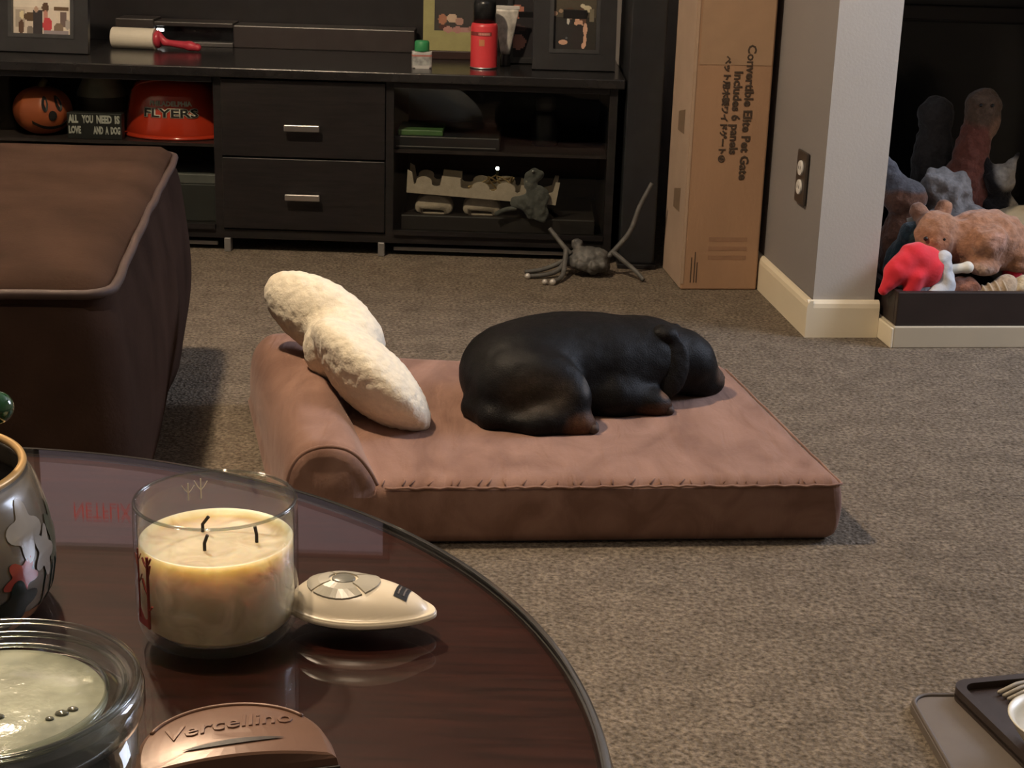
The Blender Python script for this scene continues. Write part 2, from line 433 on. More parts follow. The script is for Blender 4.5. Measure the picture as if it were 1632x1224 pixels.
# dark back board above the stand
one('entertainment_back_board', box(SX0, .235, 4.545, 4.57, .3, 1.12, .003), M('black_back_board', (.012, .011, .012), .35, var=.2), 'tall black back board standing behind the tv stand', 'back panel')
tw = thing('tower_cabinet', 'tall narrow black tower between the tv stand and the cardboard box', 'tower', (.302, 4.13, 0))
obj('body', box(-.042, .046, -.20, .22, .012, 1.15, .004), M('black_tower_veneer', (.011, .012, .014), .38, var=.25), tw)
obj('plinth', box(-.046, .050, -.21, .22, 0, .012, .002), BLK, tw)

# ---------------- wall television, seen only as a reflection in the table glass
tv = thing('television', 'black wall television showing a dim purple screen with a red logo', 'television', (-.91, 4.585, 1.405))
obj('bezel', box(-.545, .545, -.03, .012, -.015, .63, .004), M('tv_black_plastic', (.012, .012, .013), .3, var=.1), tv)
def scr(u, v):
    g = .8+.25*v
    return (.42*g, .36*g, .46*g)
obj('screen', painted(1.05, .59, 24, 14, scr, z0=.01), vcol('tv_screen', .2, emission=.30, var=0), tv, (0, -.0315, 0))
obj('screen_logo', text_mesh('NETFLIX', .076, .0002, matrix=UP @ Matrix.Diagonal((.62, 1, 1, 1))), emit('logo_red_glow', (.75, .02, .03), 1.0), tv, (-.342, -.0325, .488))

# ---------------- left cabinet contents
def lump_color(base, patches):
    """patches: (centre, radius, colour) blended on the base colour"""
    def f(v):
        c = np.tile(np.array(base, float), (len(v), 1))
        for ctr, r, col in patches:
            d = np.linalg.norm((v-np.array(ctr))/np.array(r), axis=1); w = np.clip((1.15-d)/.3, 0, 1)[:, None]
            c = c*(1-w)+np.array(col)*w
        return c
    return f
# pumpkin bucket
t = thing('pumpkin_bucket', 'orange plastic jack-o-lantern with a dark carved grin on the cabinet shelf', 'pumpkin', (-1.222, 4.085, .270), R(36))
b = bmesh.new(); nU, nV = 64, 20; rings = []
for j in range(nV+1):
    v = -PI/2+PI*j/nV*.96+.02
    rings.append([])
    for i in range(nU):
        a = 2*PI*i/nU; rr = .074*(1-.055*abs(math.cos(4*a)))*math.cos(v)**.8
        rings[-1].append(b.verts.new((rr*math.cos(a), rr*math.sin(a), .060+.060*math.sin(v))))
for j in range(nV):
    for i in range(nU): b.faces.new((rings[j][i], rings[j][(i+1) % nU], rings[j+1][(i+1) % nU], rings[j+1][i]))
b.faces.new(rings[0][::-1]); b.faces.new(rings[-1])
obj('shell', b, M('pumpkin_orange', (.36, .085, .030), .45, var=.12, scale=8), t, smooth=True)
obj('stem', tube([(0, 0, .115), (.004, 0, .127), (.012, .002, .136)], [.012, .009, .008], 8), M('pumpkin_stem', (.16, .12, .05), .6), t, smooth=True)
PB = M('carved_black', (.012, .008, .006), .6)
def on_pumpkin(pts, nm):
    bmm = bmesh.new(); vs = []
    for a, z in pts:
        rr = .0755*max(.1, math.cos(math.asin(max(-1, min(1, (z-.06)/.061)))))**.8*(1-.055*abs(math.cos(4*a)))+.0012
        vs.append(bmm.verts.new((rr*math.cos(a), rr*math.sin(a), z)))
    bmm.faces.new(vs)
    ext = bmesh.ops.extrude_face_region(bmm, geom=bmm.faces[:])
    for vtx in [g for g in ext['geom'] if isinstance(g, bmesh.types.BMVert)]: vtx.co.x *= .93; vtx.co.y *= .93
    obj(nm, bmm, PB, t)
A0 = -PI/2
for s in (-1, 1): on_pumpkin([(A0+s*.26+.13*math.cos(q)*.9, .084+.019*math.sin(q)) for q in np.linspace(0, 2*PI, 14, endpoint=False)], 'carved_eye')
on_pumpkin([(A0+.15*math.cos(q), .054+.013*math.sin(q)) for q in np.linspace(0, 2*PI, 12, endpoint=False)], 'carved_nose')
gr = [(A0+x, .042-.016*(1-(x/.75)**2)) for x in np.linspace(-.75, .75, 13)]
for (a, z), (a2, z2) in zip(gr, gr[1:]): on_pumpkin([(a, z), (a2, z2), (a2, z2-.008), (a, z-.008)], 'carved_mouth')

# quote block
t = thing('quote_block', 'small black block sign lettered in white about love and a dog', 'sign', (-1.073, 4.015, .270))
obj('block', box(-.069, .069, 0, .03, 0, .066, .002), M('sign_black', (.012, .011, .010), .55), t)
SW = M('sign_white_print', (.42, .41, .37), .6)
def word(tx, x0, x1, z0, z1):
    me = text_mesh(tx, .02, .0003, matrix=UP, bevel=.0011)
    xs = [v.co.x for v in me.vertices]; zs = [v.co.z for v in me.vertices]
    for v in me.vertices:
        v.co.x = x0+(v.co.x-min(xs))/(max(xs)-min(xs))*(x1-x0); v.co.z = z0+(v.co.z-min(zs))/(max(zs)-min(zs))*(z1-z0)
    obj('lettering', me, SW, t, (0, -.0004, 0))
for tx, x0, x1 in (('ALL', -.065, -.040), ('YOU', -.031, -.002), ('NEED', .006, .045), ('IS', .052, .065)): word(tx, x0, x1, .040, .061)
for tx, x0, x1 in (('LOVE', -.065, -.034), ('AND', -.003, .022), ('A', .027, .036), ('DOG', .041, .065)): word(tx, x0, x1, .013, .033)
# grey lantern-like jar behind the sign
t = thing('grey_canister', 'dim grey canister with a slanted shoulder behind the black sign', 'canister', (-1.098, 4.20, .270))
obj('body', lathe([(0, 0), (.060, 0), (.064, .01), (.064, .095), (.05, .125), (.05, .15), (0, .15)], 32), M('grey_canister_glaze', (.30, .27, .21), .5, var=.2), t, smooth=True)
obj('band', lathe([(.0645, .05), (.0655, .052), (.0655, .085), (.0645, .087)], 32, caps=False), M('canister_dark_band', (.05, .046, .035), .5), t, smooth=True)
# red-orange hard hat
t = thing('plastic_helmet', 'shiny red-orange plastic helmet lettered FLYERS on the cabinet shelf', 'helmet', (-.892, 4.145, .270), R(-4))
prof = [(.132, 0), (.134, .004), (.130, .03), (.124, .070), (.117, .105), (.104, .132), (.072, .147), (.035, .152), (0, .153)]
RED = M('helmet_red_plastic', (.50, .040, .016), .16, var=.06, scale=6, coat=.5)
obj('shell', lathe(prof, 64, sy=.80), RED, t, smooth=True)
obj('brim', lathe([(.126, .0), (.141, .001), (.143, .006), (.131, .010)], 64, sy=.85, caps=False), RED, t, smooth=True)
obj('ridge', tube(smooth_path([(-.106, -.03, .11), (-.08, -.056, .131), (-.04, -.062, .143), (.0, -.060, .147)], 6), .0035, 8), RED, t, smooth=True)
def wrap(me, rz_fn, sy=.80):
    for v in me.vertices:
        a = v.co.x/.126; z = v.co.z; r_ = np.interp(z, [p[1] for p in prof], [p[0] for p in prof])+.0012-v.co.y
        v.co = (r_*math.sin(a), -r_*sy*math.cos(a), z)
    return me
HB = M('helmet_letter_black', (.015, .012, .012), .4); HW = M('helmet_letter_white', (.55, .50, .42), .4)
me = text_mesh('FLYERS', .034, .0003, matrix=Matrix.Translation((.012, 0, .066)) @ UP @ Matrix.Diagonal((1.35, .85, 1, 1)), bevel=.0026); obj('lettering_outline', wrap(me, None), HW, t)
me = text_mesh('FLYERS', .034, .0012, matrix=Matrix.Translation((.012, -.0012, .066)) @ UP @ Matrix.Diagonal((1.35, .85, 1, 1)), bevel=.0009); obj('lettering', wrap(me, None), HB, t)
me = text_mesh('PHILADELPHIA', .0165, .0008, matrix=Matrix.Translation((.012, -.0006, .090)) @ UP @ Matrix.Diagonal((1.05, 1, 1, 1)), bevel=.0006); obj('lettering', wrap(me, None), HW, t)
# grey case on the bottom of the left cabinet
t = thing('grey_case', 'flat grey box lying on the bottom of the left glass cabinet', 'box', (-.90, 4.06, .058))
obj('body', box(-.13, .13, 0, .2, 0, .098, .003), M('dark_case', (.022, .024, .023), .5), t)
obj('lid', box(-.132, .132, -.002, .2, .098, .124, .003), M('grey_case_lid', (.11, .11, .105), .5), t)

# ---------------- right cabinet contents
one('game_case', box(-.308, -.195, 4.03, 4.17, .303, .317, .002), M('green_case_plastic', (.075, .16, .055), .4), 'green plastic game case on top of the flat black box', 'case')
t = thing('flat_black_box', 'flat black media box with a pale seam in the right cabinet', 'media box', (-.20, 4.02, .270))
obj('body', box(-.118, .15, 0, .22, 0, .033, .003), M('black_media_box', (.012, .013, .015), .35), t)
obj('seam', box(-.112, .14, -.001, .002, .006, .008), SILVD, t)
t = thing('reflection_shape', 'dark round shape with a grey top, added for a faint reflection in the cabinet glass', 'jar', (.065, 4.16, .270))  # added shape, its grey top stands in for a faint glass reflection
obj('body', lathe([(0, 0), (.034, 0), (.036, .01), (.036, .075), (.028, .088), (0, .088)], 28), M('reflection_dark', (.02, .02, .022), .4), t, smooth=True)
obj('lid', lathe([(.0, .088), (.024, .088), (.027, .10), (.025, .122), (.012, .130), (0, .131)], 28), M('reflection_grey', (.075, .065, .062), .5), t, smooth=True)
one('dark_storage_box', box(-.30, .20, 4.035, 4.35, .058, .098, .003), M('dark_storage_lid', (.020, .015, .014), .5), 'flat dark storage box at the bottom of the right cabinet', 'box')
PULP = M('moulded_pulp', (.44, .36, .29), .9, var=.10, scale=60, bump=.3, bscale=240)
for i, (x, lab) in enumerate(((-.217, 'beige dome-shaped pulp cup under the left end of the notched tray'), (-.093, 'beige dome-shaped pulp cup under the middle of the notched tray'))):
    t = thing('pulp_cup', lab, 'packaging', (x, 4.085, .098), group='pulp cups below the notched tray')
    b = bmesh.new(); pts = []
    outl = [(-.048, .012), (-.047, .026), (-.038, .040), (-.018, .049), (.012, .049), (.034, .042), (.047, .027), (.049, .010), (.040, .001), (.030, .001), (.026, .009), (-.026, .011), (-.030, .003), (-.042, .003)]
    pts = smooth_path([(x_, 0, z_) for x_, z_ in outl], 3, closed=True)
    n = len(pts); rows = []
    for y, s in ((-.034, .90), (-.03, .97), (-.02, 1), (.02, 1), (.03, .97), (.034, .9)):
        rows.append([b.verts.new((p.x*s, y, .024+(p.z-.024)*s if s < 1 else p.z)) for p in pts])
    for a, c in zip(rows, rows[1:]):
        for k in range(n): b.faces.new((a[k], a[(k+1) % n], c[(k+1) % n], c[k]))
    b.faces.new(rows[0][::-1]); b.faces.new(rows[-1])
    obj('cup', b, PULP, t, smooth=True)
    obj('rim', box(-.034, .034, -.03, .03, 0, .004, .001), PULP, t)
t = thing('pulp_tray', 'pale notched moulded pulp packing tray behind the cabinet glass', 'packaging', (-.092, 4.03, .158), rot=(0, R(3.2), 0))
def castell(y0, y1):
    P_ = [(-.193, -.012), (.190, -.012), (.196, .046), (.186, .046), (.180, .020), (.165, .014)]
    x = .150
    for c, w_, h_, rd in ((.118, .022, .030, 0), (.060, .024, .034, 1), (-.005, .022, .030, 1), (-.082, .026, .036, 0), (-.150, .020, .032, 1)):
        P_ += [(c+w_+.006, .010), (c+w_, .014)]
        if rd: P_ += [(c+w_*math.cos(q), h_-w_*.6+w_*.6*math.sin(q)) for q in np.linspace(.15, PI-.15, 7)]
        else: P_ += [(c+w_*.96, h_), (c-w_*.9, h_+.001)]
        P_ += [(c-w_, .014), (c-w_-.006, .010)]
    P_ += [(-.176, .014), (-.182, .040), (-.194, .046)]
    b_ = prism(P_, 0, y1-y0)
    b_.transform(Matrix.Translation((0, y1, 0)) @ Matrix.Rotation(PI/2, 4, 'X'))
    return b_
obj('front_wall', castell(0, .008), PULP, t); obj('back_wall', castell(.10, .108), PULP, t)
obj('tray_floor', box(-.188, .186, .006, .102, -.012, -.004), PULP, t)
# added glowing bead on the tray, with gold wire
t = thing('glow_bead', 'tiny glowing bead on top of the notched tray', 'light', (-.055, 4.08, .205))
obj('bulb', ball((0, 0, .012), .0045), emit('bead_glow', (1, .86, .55), 40), t, smooth=True)
obj('socket', lathe([(0, -.004), (.0035, -.004), (.0035, .008), (0, .008)], 12), M('bead_base', (.05, .06, .03), .5), t)
gw = [(random.uniform(-.09, .05), random.uniform(-.02, .03), random.uniform(-.052, -.004)) for _ in range(16)]
obj('gold_wire', tube(smooth_path([(0, 0, -.004)]+gw, 5), .0022, 5), M('gold_wire', (.30, .20, .09), .45, metal=.5), t, smooth=True)
t = thing('grey_cloth_toy', 'limp grey cloth toy with a thin tail inside the right cabinet', 'toy', (.018, 4.015, .098))
GRY = M('grey_plush', (.085, .085, .080), .95, var=.3, scale=60, bump=.4, bscale=200, sheen=.2)
obj('body', blob([ell((.03, .0, .045), (.028, .012, .046), rotm(0, 22, 0)), ell((-.005, 0, .046), (.034, .012, .018)), ell((.012, 0, .10), (.016, .012, .03)), ell((.03, .002, .118), (.016, .011, .014)), ell((.045, 0, .015), (.016, .012, .02))], .014, .003, .004, 70), GRY, t)
obj('tail', tube(smooth_path([(-.02, 0, .030), (-.05, -.004, .026), (-.075, -.004, .012)], 5), [.006]*10+[.004], 7), GRY, t, smooth=True)
obj('button', ball((.018, -.013, .128), .0035), M('button_silver', (.6, .58, .56), .25, metal=.8), t, smooth=True)

# ================================================================== ON TOP OF THE STAND
ZT = .467
FRM = M('frame_black', (.013, .013, .014), .38, var=.2)
PRINT = vcol('photo_print', .45, var=.1, vscale=40, spec=.3)
def picture_frame(name, label, loc, rz, w, h, bw, paintfn, nx, nz, lean=9, lip=True):
    t = thing(name, label, 'picture frame', loc, rz)
    T = Matrix.Translation((0, 0, 0)) @ Matrix.Rotation(R(-lean), 4, 'X')
    def frame_bars(o, i, y0, y1):
        b_ = bmesh.new()
        box(-w/2+o, w/2-o, y0, y1, o, i, bm=b_); box(-w/2+o, w/2-o, y0, y1, h-i, h-o, bm=b_)
        box(-w/2+o, -w/2+i, y0, y1, i, h-i, bm=b_); box(w/2-i, w/2-o, y0, y1, i, h-i, bm=b_)
        return b_
    f = frame_bars(0, bw, -.018, .0); box(-w/2+.004, w/2-.004, -.004, .004, .004, h-.004, bm=f)
    f.transform(T); fo = obj('frame', f, FRM, t)
    f = frame_bars(bw-.004, bw+.006, -.020, -.008) if lip else frame_bars(bw-.002, bw+.003, -.014, -.006)
    f.transform(T); obj('inner_lip', f, M('frame_lip', (.035, .035, .036), .35, var=.2), fo)
    me = painted(w-2*bw, h-2*bw, nx, nz, paintfn, z0=bw); me.transform(T @ Matrix.Translation((0, -.007, 0))); obj('photo', me, PRINT, t)
    st = box(-.03, .03, -.002, .002, 0, h*.62); st.transform(Matrix.Translation((0, .012+h*math.sin(R(lean))*.9, .0)) @ Matrix.Rotation(R(14), 4, 'X'))
    obj('easel_back', st, FRM, t)
    return t
def room_bg(u, v):
    if v > .33: return (.66, .60, .50)
    return (.56, .49, .40) if u < .5 else (.62, .55, .46)
P1 = paint([('r', .14, .20, .07, .10, (.35, .30, .24)), ('e', .17, .24, .035, .05, (.62, .54, .34)), ('e', .16, .10, .045, .085, (.10, .055, .035)),
            ('e', .30, .22, .10, .05, (.09, .055, .03)), ('r', .42, .13, .075, .17, (.035, .03, .032)), ('e', .40, .31, .035, .035, (.42, .28, .2)),
            ('e', .545, .33, .055, .06, (.09, .05, .03)), ('e', .55, .22, .04, .08, (.45, .22, .17)), ('e', .58, .13, .075, .09, (.46, .05, .06)),
            ('e', .77, .24, .055, .05, (.66, .58, .47)), ('r', .80, .32, .12, .02, (.12, .075, .04)), ('r', .84, .2, .05, .09, (.14, .10, .09)),
            ('e', .76, .10, .08, .06, (.18, .13, .09)), ('e', .90, .14, .04, .06, (.34, .31, .28)), ('r', .72, .035, .2, .035, (.26, .23, .24)), ('e', .30, .06, .05, .06, (.20, .17, .14))], room_bg)
picture_frame('picture_frame', 'black frame with a bright photo of people, one in red, left of the lint roller', (-1.232, 4.155, ZT), R(-3), .243, .30, .040, P1, 60, 70)
def night(u, v): return (.022, .020, .016) if v < .55 else (.06, .05, .035)
SK = (.55, .33, .23)
P2 = paint([('e', .75, .68, .10, .06, (.45, .40, .28)), ('e', .66, .73, .05, .03, (.52, .47, .34)), ('r', .86, .58, .05, .10, (.15, .13, .09)), ('e', .08, .60, .05, .04, (.40, .26, .18)), ('e', .20, .64, .05, .03, (.25, .18, .12)),
            ('e', .22, .24, .24, .28, (.020, .019, .019)), ('e', .36, .30, .14, .24, (.020, .019, .019)),
            ('e', .39, .655, .085, .045, (.07, .04, .025)), ('e', .40, .585, .080, .070, SK), ('e', .36, .485, .030, .055, (.50, .48, .43)), ('e', .41, .47, .018, .035, (.03, .03, .04)),
            ('e', .645, .58, .085, .115, (.10, .05, .03)), ('e', .565, .585, .068, .065, SK), ('e', .60, .455, .115, .045, SK), ('e', .55, .50, .045, .05, SK), ('e', .70, .50, .035, .09, (.09, .045, .03)),
            ('e', .60, .20, .15, .24, (.022, .018, .018)), ('e', .725, .36, .045, .10, SK), ('e', .725, .20, .032, .12, SK), ('e', .69, .10, .035, .05, SK), ('e', .26, .150, .095, .040, SK), ('e', .33, .215, .025, .018, (.10, .11, .13))], night)
picture_frame('picture_frame', 'wide black frame with a photo of an embracing couple at the end of the stand', (.131, 4.125, ZT), R(2), .212, .25, .046, P2, 84, 110)
P3 = paint([('e', .15, .62, .2, .09, (.40, .16, .11)), ('e', .2, .22, .20, .10, (.40, .19, .15)), ('e', .10, .40, .3, .05, (.05, .03, .03))], (.018, .016, .018))
picture_frame('picture_frame', 'dark frame half hidden between the silver tube and the couple photo', (.018, 4.25, ZT), R(6), .12, .22, .012, P3, 24, 44, lip=False)
def mat_bg(u, v): return (.30, .28, .12)
P4 = paint([('r', .60, .72, .42, .36, (.035, .032, .030)), ('e', .31, .55, .07, .09, (.34, .15, .09)), ('e', .46, .57, .08, .08, (.48, .36, .26)), ('e', .58, .52, .06, .07, (.34, .20, .16)),
            ('e', .33, .42, .09, .045, (.06, .02, .015)), ('e', .40, .38, .08, .055, (.38, .20, .17)), ('e', .55, .38, .08, .055, (.36, .18, .16)), ('e', .68, .38, .08, .05, (.36, .20, .18)), ('e', .80, .4, .08, .05, (.3, .14, .12))], mat_bg)
t = thing('photo_card', 'olive yellow photo card of a group in a dark wooden stand', 'photo card', (-.182, 4.30, ZT), R(3))
me = painted(.165, .155, 56, 50, P4, z0=.018); me.transform(Matrix.Rotation(R(-7), 4, 'X')); obj('print', me, PRINT, t)
b = box(-.0825, .0825, .001, .004, .018, .173); b.transform(Matrix.Rotation(R(-7), 4, 'X')); obj('card_back', b, M('card_back', (.2, .18, .1), .7), t)
obj('base', box(-.088, .088, -.012, .02, 0, .022, .002), M('dark_wood_base', (.03, .014, .011), .4), t)
# lint roller
t = thing('lint_roller', 'white lint roller with a raspberry red handle lying on the stand', 'lint roller', (-1.035, 4.315, ZT+.0275), R(-6))
rot_x = Matrix.Rotation(PI/2, 4, 'Y')
b = lathe([(.019, -.058), (.027, -.058), (.0275, -.056), (.0275, .056), (.027, .058), (.019, .058)], 32, caps=False); b.transform(rot_x)
obj('sheet_roll', b, M('adhesive_paper', (.66, .61, .50), .6, var=.04), t, smooth=False)
RPK = M('raspberry_plastic', (.42, .035, .055), .35, var=.08)
b = lathe([(0, -.05), (.0185, -.05), (.0185, .058), (.021, .060), (.024, .066), (.020, .072), (0, .074)], 24); b.transform(rot_x); obj('hub', b, RPK, t, smooth=True)
obj('handle', blob([cap((.066, 0, .012), (.085, 0, -.008), .010, .008), cap((.085, 0, -.008), (.155, -.012, -.013), .008, .011), cap((.155, -.012, -.013), (.178, -.016, -.016), .0115, .010)], .008, .0025), RPK, t)
obj('hang_hole', lathe([(.003, -.0035), (.006, -.0035), (.006, .0105), (.003, .0105)], 16), M('raspberry_dark', (.2, .015, .02), .4), t, (.176, -.016, -.016))
# long media bar with a lit display
t = thing('media_bar', 'long low dark electronics bar with a small white light', 'media player', (-.69, 4.47, ZT), R(.6))
EB = M('charcoal_plastic', (.030, .024, .023), .38, var=.12)
obj('left_block', box(-.42, -.315, -.05, .05, 0, .070, .003), EB, t)
obj('right_block', box(-.10, .395, -.05, .05, 0, .060, .003), EB, t)
obj('top_rail', box(-.315, -.10, -.05, .05, .052, .064, .002), EB, t)
obj('bottom_rail', box(-.315, -.10, -.055, .05, 0, .012, .002), M('grey_rail', (.07, .065, .063), .4), t)
obj('display', box(-.315, -.10, -.03, -.026, .012, .052), M('display_black', (.006, .006, .007), .15), t)
obj('power_light', box(-.312, -.292, -.034, -.030, .036, .044, .0015), emit('white_led', (1, .97, .92), 5), t)
# small green-capped bottle
t = thing('pill_bottle', 'small white pill bottle with a green cap at the front of the stand', 'bottle', (-.253, 4.075, ZT), R(8))
obj('body', prism(rrect(-.025, .025, -.016, .016, .008), 0, .042, .004), M('white_plastic_bottle', (.50, .49, .47), .3, var=.04), t, smooth=False)
obj('label', prism(rrect(-.0254, .0254, -.0164, .0164, .008), .008, .035), M('bottle_label', (.30, .31, .30), .5, var=.5, scale=70), t)
obj('label_band', prism(rrect(-.0257, .0257, -.0167, .0167, .008), .030, .034), M('bottle_label_red', (.45, .16, .13), .5), t)
obj('cap', lathe([(0, .042), (.0185, .042), (.019, .045), (.0185, .064), (.016, .068), (0, .069)], 28), M('green_cap', (.03, .24, .085), .4), t, smooth=True)
# red spray can
t = thing('spray_can', 'red spray can with a black cap standing on the tv stand', 'spray can', (-.098, 4.115, ZT), R(10))
obj('body', lathe([(0, 0), (.033, 0), (.0345, .003), (.034, .006), (.034, .104), (.032, .112), (.028, .114), (0, .114)], 40), M('can_red', (.62, .045, .055), .35, var=.06), t, smooth=True)
obj('rim', lathe([(.0335, 0), (.0352, .001), (.0352, .004), (.0335, .005)], 40, caps=False), SILV, t, smooth=True)
obj('cap', lathe([(0, .114), (.029, .114), (.029, .160), (.026, .170), (.012, .174), (0, .174)], 36), M('can_cap_black', (.010, .011, .012), .3), t, smooth=True)
def on_can(nm, me, mat):
    for v in me.vertices:
        a = v.co.x/.034; r_ = .0346-v.co.y; v.co = (r_*math.sin(a), -r_*math.cos(a), v.co.z)
    obj(nm, me, mat, t)
def strip(x0, x1, z0, z1, n=10):
    vs = []; fs = []
    for i in range(n+1):
        x = x0+(x1-x0)*i/n; vs += [(x, 0, z0), (x, 0, z1)]
    for i in range(n): fs.append((2*i, 2*i+2, 2*i+3, 2*i+1))
    me = bpy.data.meshes.new('strip'); me.from_pydata(vs, [], fs); return me
on_can('label_band', strip(-.05, .014, .083, .0925), M('can_band', (.20, .03, .03), .4))
on_can('label_band', strip(-.020, .010, .0845, .0905), M('can_band_pale', (.55, .25, .2), .4))
on_can('label_mark', strip(-.018, -.004, .058, .074, 4), M('can_gold', (.55, .22, .10), .4))
# silver tube standing on its cap
t = thing('squeeze_tube', 'silvery white squeeze tube standing on its black cap', 'tube', (-.044, 4.185, ZT), R(-4))
b = bmesh.new(); rows = []
for q in np.linspace(0, 1, 10):
    z = .030+.118*q; rx = .012+.0215*q; ry = .012*(1-q)+.0015
    rows.append([b.verts.new((rx*math.cos(2*PI*k/24), ry*math.sin(2*PI*k/24), z)) for k in range(24)])
for a, c in zip(rows, rows[1:]):
    for k in range(24): b.faces.new((a[k], a[(k+1) % 24], c[(k+1) % 24], c[k]))
b.faces.new(rows[0][::-1]); b.faces.new(rows[-1])
obj('tube_body', b, M('tube_silver', (.42, .40, .36), .35, var=.45, scale=45), t, smooth=True)
obj('crimp', box(-.034, .034, -.0022, .0022, .143, .152, .0008), M('tube_crimp', (.55, .53, .5), .4), t)
obj('cap', lathe([(0, 0), (.0135, 0), (.014, .002), (.0125, .028), (.011, .031), (0, .031)], 24), M('tube_cap', (.012, .011, .011), .35), t, smooth=True)

# ================================================================== GREY LEGGY TOY ON THE CARPET
t = thing('leggy_grey_toy', 'grey lumpy toy with long thin bent legs on the carpet before the stand', 'toy', (.178, 3.845, 0))
RUB = M('grey_rubber', (.085, .082, .076), .6, var=.25, scale=60, bump=.2)
random.seed(9)
prs = [ell((0, 0, .04), (.05, .035, .032))]
for i in range(16):
    a = 2*PI*i/16; prs.append(ell((.040*math.cos(a)+random.uniform(-.008, .008), .028*math.sin(a), .040+random.uniform(-.02, .036)), [random.uniform(.010, .018)]*3))
for x, y in ((-.02, -.036), (.014, -.040), (.034, -.034)): prs.append(ell((x, y, .032), (.012, .010, .012)))
obj('body', blob(prs, .006, .0028, .003, 90), RUB, t)
LEG = [[(.048, -.01, .05), (.065, -.01, .068), (.100, -.005, .115), (.120, .0, .175), (.148, .01, .232)],
       [(.058, -.012, .064), (.085, -.025, .045), (.118, -.045, .022), (.135, -.060, .006)],
       [(-.045, -.01, .055), (-.058, -.01, .068), (-.078, .0, .090), (-.098, .01, .112)],
       [(-.055, -.012, .066), (-.058, -.03, .035), (-.065, -.075, .012), (-.088, -.118, .008)],
       [(-.05, -.008, .045), (-.07, -.03, .020), (-.10, -.05, .010), (-.148, -.062, .007)],
       [(-.04, .02, .04), (-.08, .01, .02), (-.12, -.005, .009), (-.155, -.012, .006)]]
for i, l in enumerate(LEG):
    p_ = smooth_path(l, 6); lg = obj('leg', tube(p_, [.0072-.0022*k/len(p_) for k in range(len(p_))], 8), RUB, t, smooth=True)
    if i in (3, 4): obj('tip', ball(l[-1], .008, u=12, v=8), M('pale_tip', (.55, .52, .48), .3, metal=.4), lg, smooth=True)
    if i == 3: obj('tip', ball((l[-1][0]-.019, l[-1][1]-.0, .008), .007, u=12, v=8), MATS['pale_tip'], lg, smooth=True)

# ================================================================== CARDBOARD BOX
t = thing('cardboard_box', 'tall upright brown cardboard shipping box printed with pet gate lettering', 'box', (.397, 3.722, 0), R(6.5))
CB = M('cardboard', (.36, .215, .125), .85, var=.10, scale=7, bump=.12, bscale=120, stretch=(1, 1, .3))
BW, BD, BH = .186, .215, .98
obj('carton', box(0, BW, 0, BD, 0, BH, .004), CB, t)
TAPE = M('clear_tape', (.42, .30, .21), .25, var=.05)
obj('flap_edge', box(-.0012, .0, .004, BD-.004, .004, BH), M('cardboard_side', (.40, .29, .21), .85, var=.08, scale=8), t)
obj('tape_strip', box(.012, BW-.004, -.0010, -.0002, .535, BH-.01), M('cardboard_tape', (.36, .235, .145), .45, var=.05), t)
obj('tape_strip', box(-.0006, .006, -.0012, .004, .015, BH-.01), TAPE, t)
for z in (.178, .365): obj('tape_patch', prism([(.06, 0), (.13, 0), (.13, .045), (.06, .058)], 0, .0006), M('brown_patch', (.20, .135, .085), .6), t, (-.0018, 0, z), (PI/2, 0, PI/2))
INK = M('dark_ink', (.055, .035, .022), .8)
def down(me): me.transform(UP @ Matrix.Rotation(-PI/2, 4, 'Z')); return me
for body, sz, x, z, sx in (('Convertible Elite Pet Gate', .0285, .132, .425, 1.03), ('Includes 6 panels', .0275, .104, .425, 1.03), ('ペット用木製ワイドゲート⑥', .018, .077, .432, 1.06)):
    me = text_mesh(body, sz, .0002, matrix=Matrix.Diagonal((sx, 1, 1, 1)), bevel=.0009)
    obj('lettering', down(me), INK, t, (x, -.0006, z))
for i, (x, h_) in enumerate(((.030, .075), (.022, .062), (.036, .050))):
    obj('small_print', box(x, x+.0022, -.0006, 0, .018, .018+h_), INK, t)
for i in range(3): obj('faded_print', box(.062+.0*i, .155, -.0005, 0, .075+.022*i, .085+.022*i), M('faded_ink', (.29, .165, .098), .9), t)

# ================================================================== WALL OUTLET
t = thing('wall_outlet', 'bronze outlet plate with two white sockets on the divider wall', 'outlet', (.6262, 3.487, .322), R(-83.4))
obj('plate', box(-.037, .037, -.006, .001, -.058, .058, .003), M('bronze_plate', (.055, .045, .038), .35, metal=.3), t)
for z in (-.021, .021):
    so = obj('socket', lathe([(0, 0), (.0165, 0), (.0165, .003), (.0155, .004), (0, .004)], 28), M('white_socket', (.72, .70, .66), .3), t, (0, -.006, z), (PI/2, 0, 0))
    for x in (-.006, .006): obj('slot', box(x-.001, x+.001, -.003, .004, .0038, .0044), M('slot_black', (.02, .02, .02), .6), so)

# ================================================================== HEARTH, FIREPLACE, TOY TRAY
ha = R(7)
hh = thing('hearth', 'low cream painted hearth step under the toy tray', 'hearth', (.808, 3.268, 0), ha)
obj('step', box(0, .475, 0, .525, 0, .047, .002), M('cream_hearth', (.50, .44, .33), .5, var=.04, scale=5), hh)
obj('side_moulding', box(-.006, 0, 0, .20, 0, .044, .002), TRIM, hh)
fp = thing('fireplace', 'black fireplace with a dark glass front behind the toys', 'fireplace', (.82, 3.978, 0))
FB = M('fireplace_black', (.009, .009, .010), .35, var=.2)
obj('surround', box(-.015, .48, -.02, .015, .0, .77), FB, fp)
obj('glass', box(.03, .45, -.034, -.030, .12, .63), M('dark_fire_glass', (.006, .007, .007), .22, var=.1, spec=.4), fp)
obj('louvre', box(.01, .47, -.045, -.02, .635, .67, .003), M('dark_metal_bar', (.022, .019, .017), .45, metal=.4), fp)
for z in (.69, .72): obj('louvre', box(.02, .46, -.040, -.02, z, z+.016, .002), FB, fp)
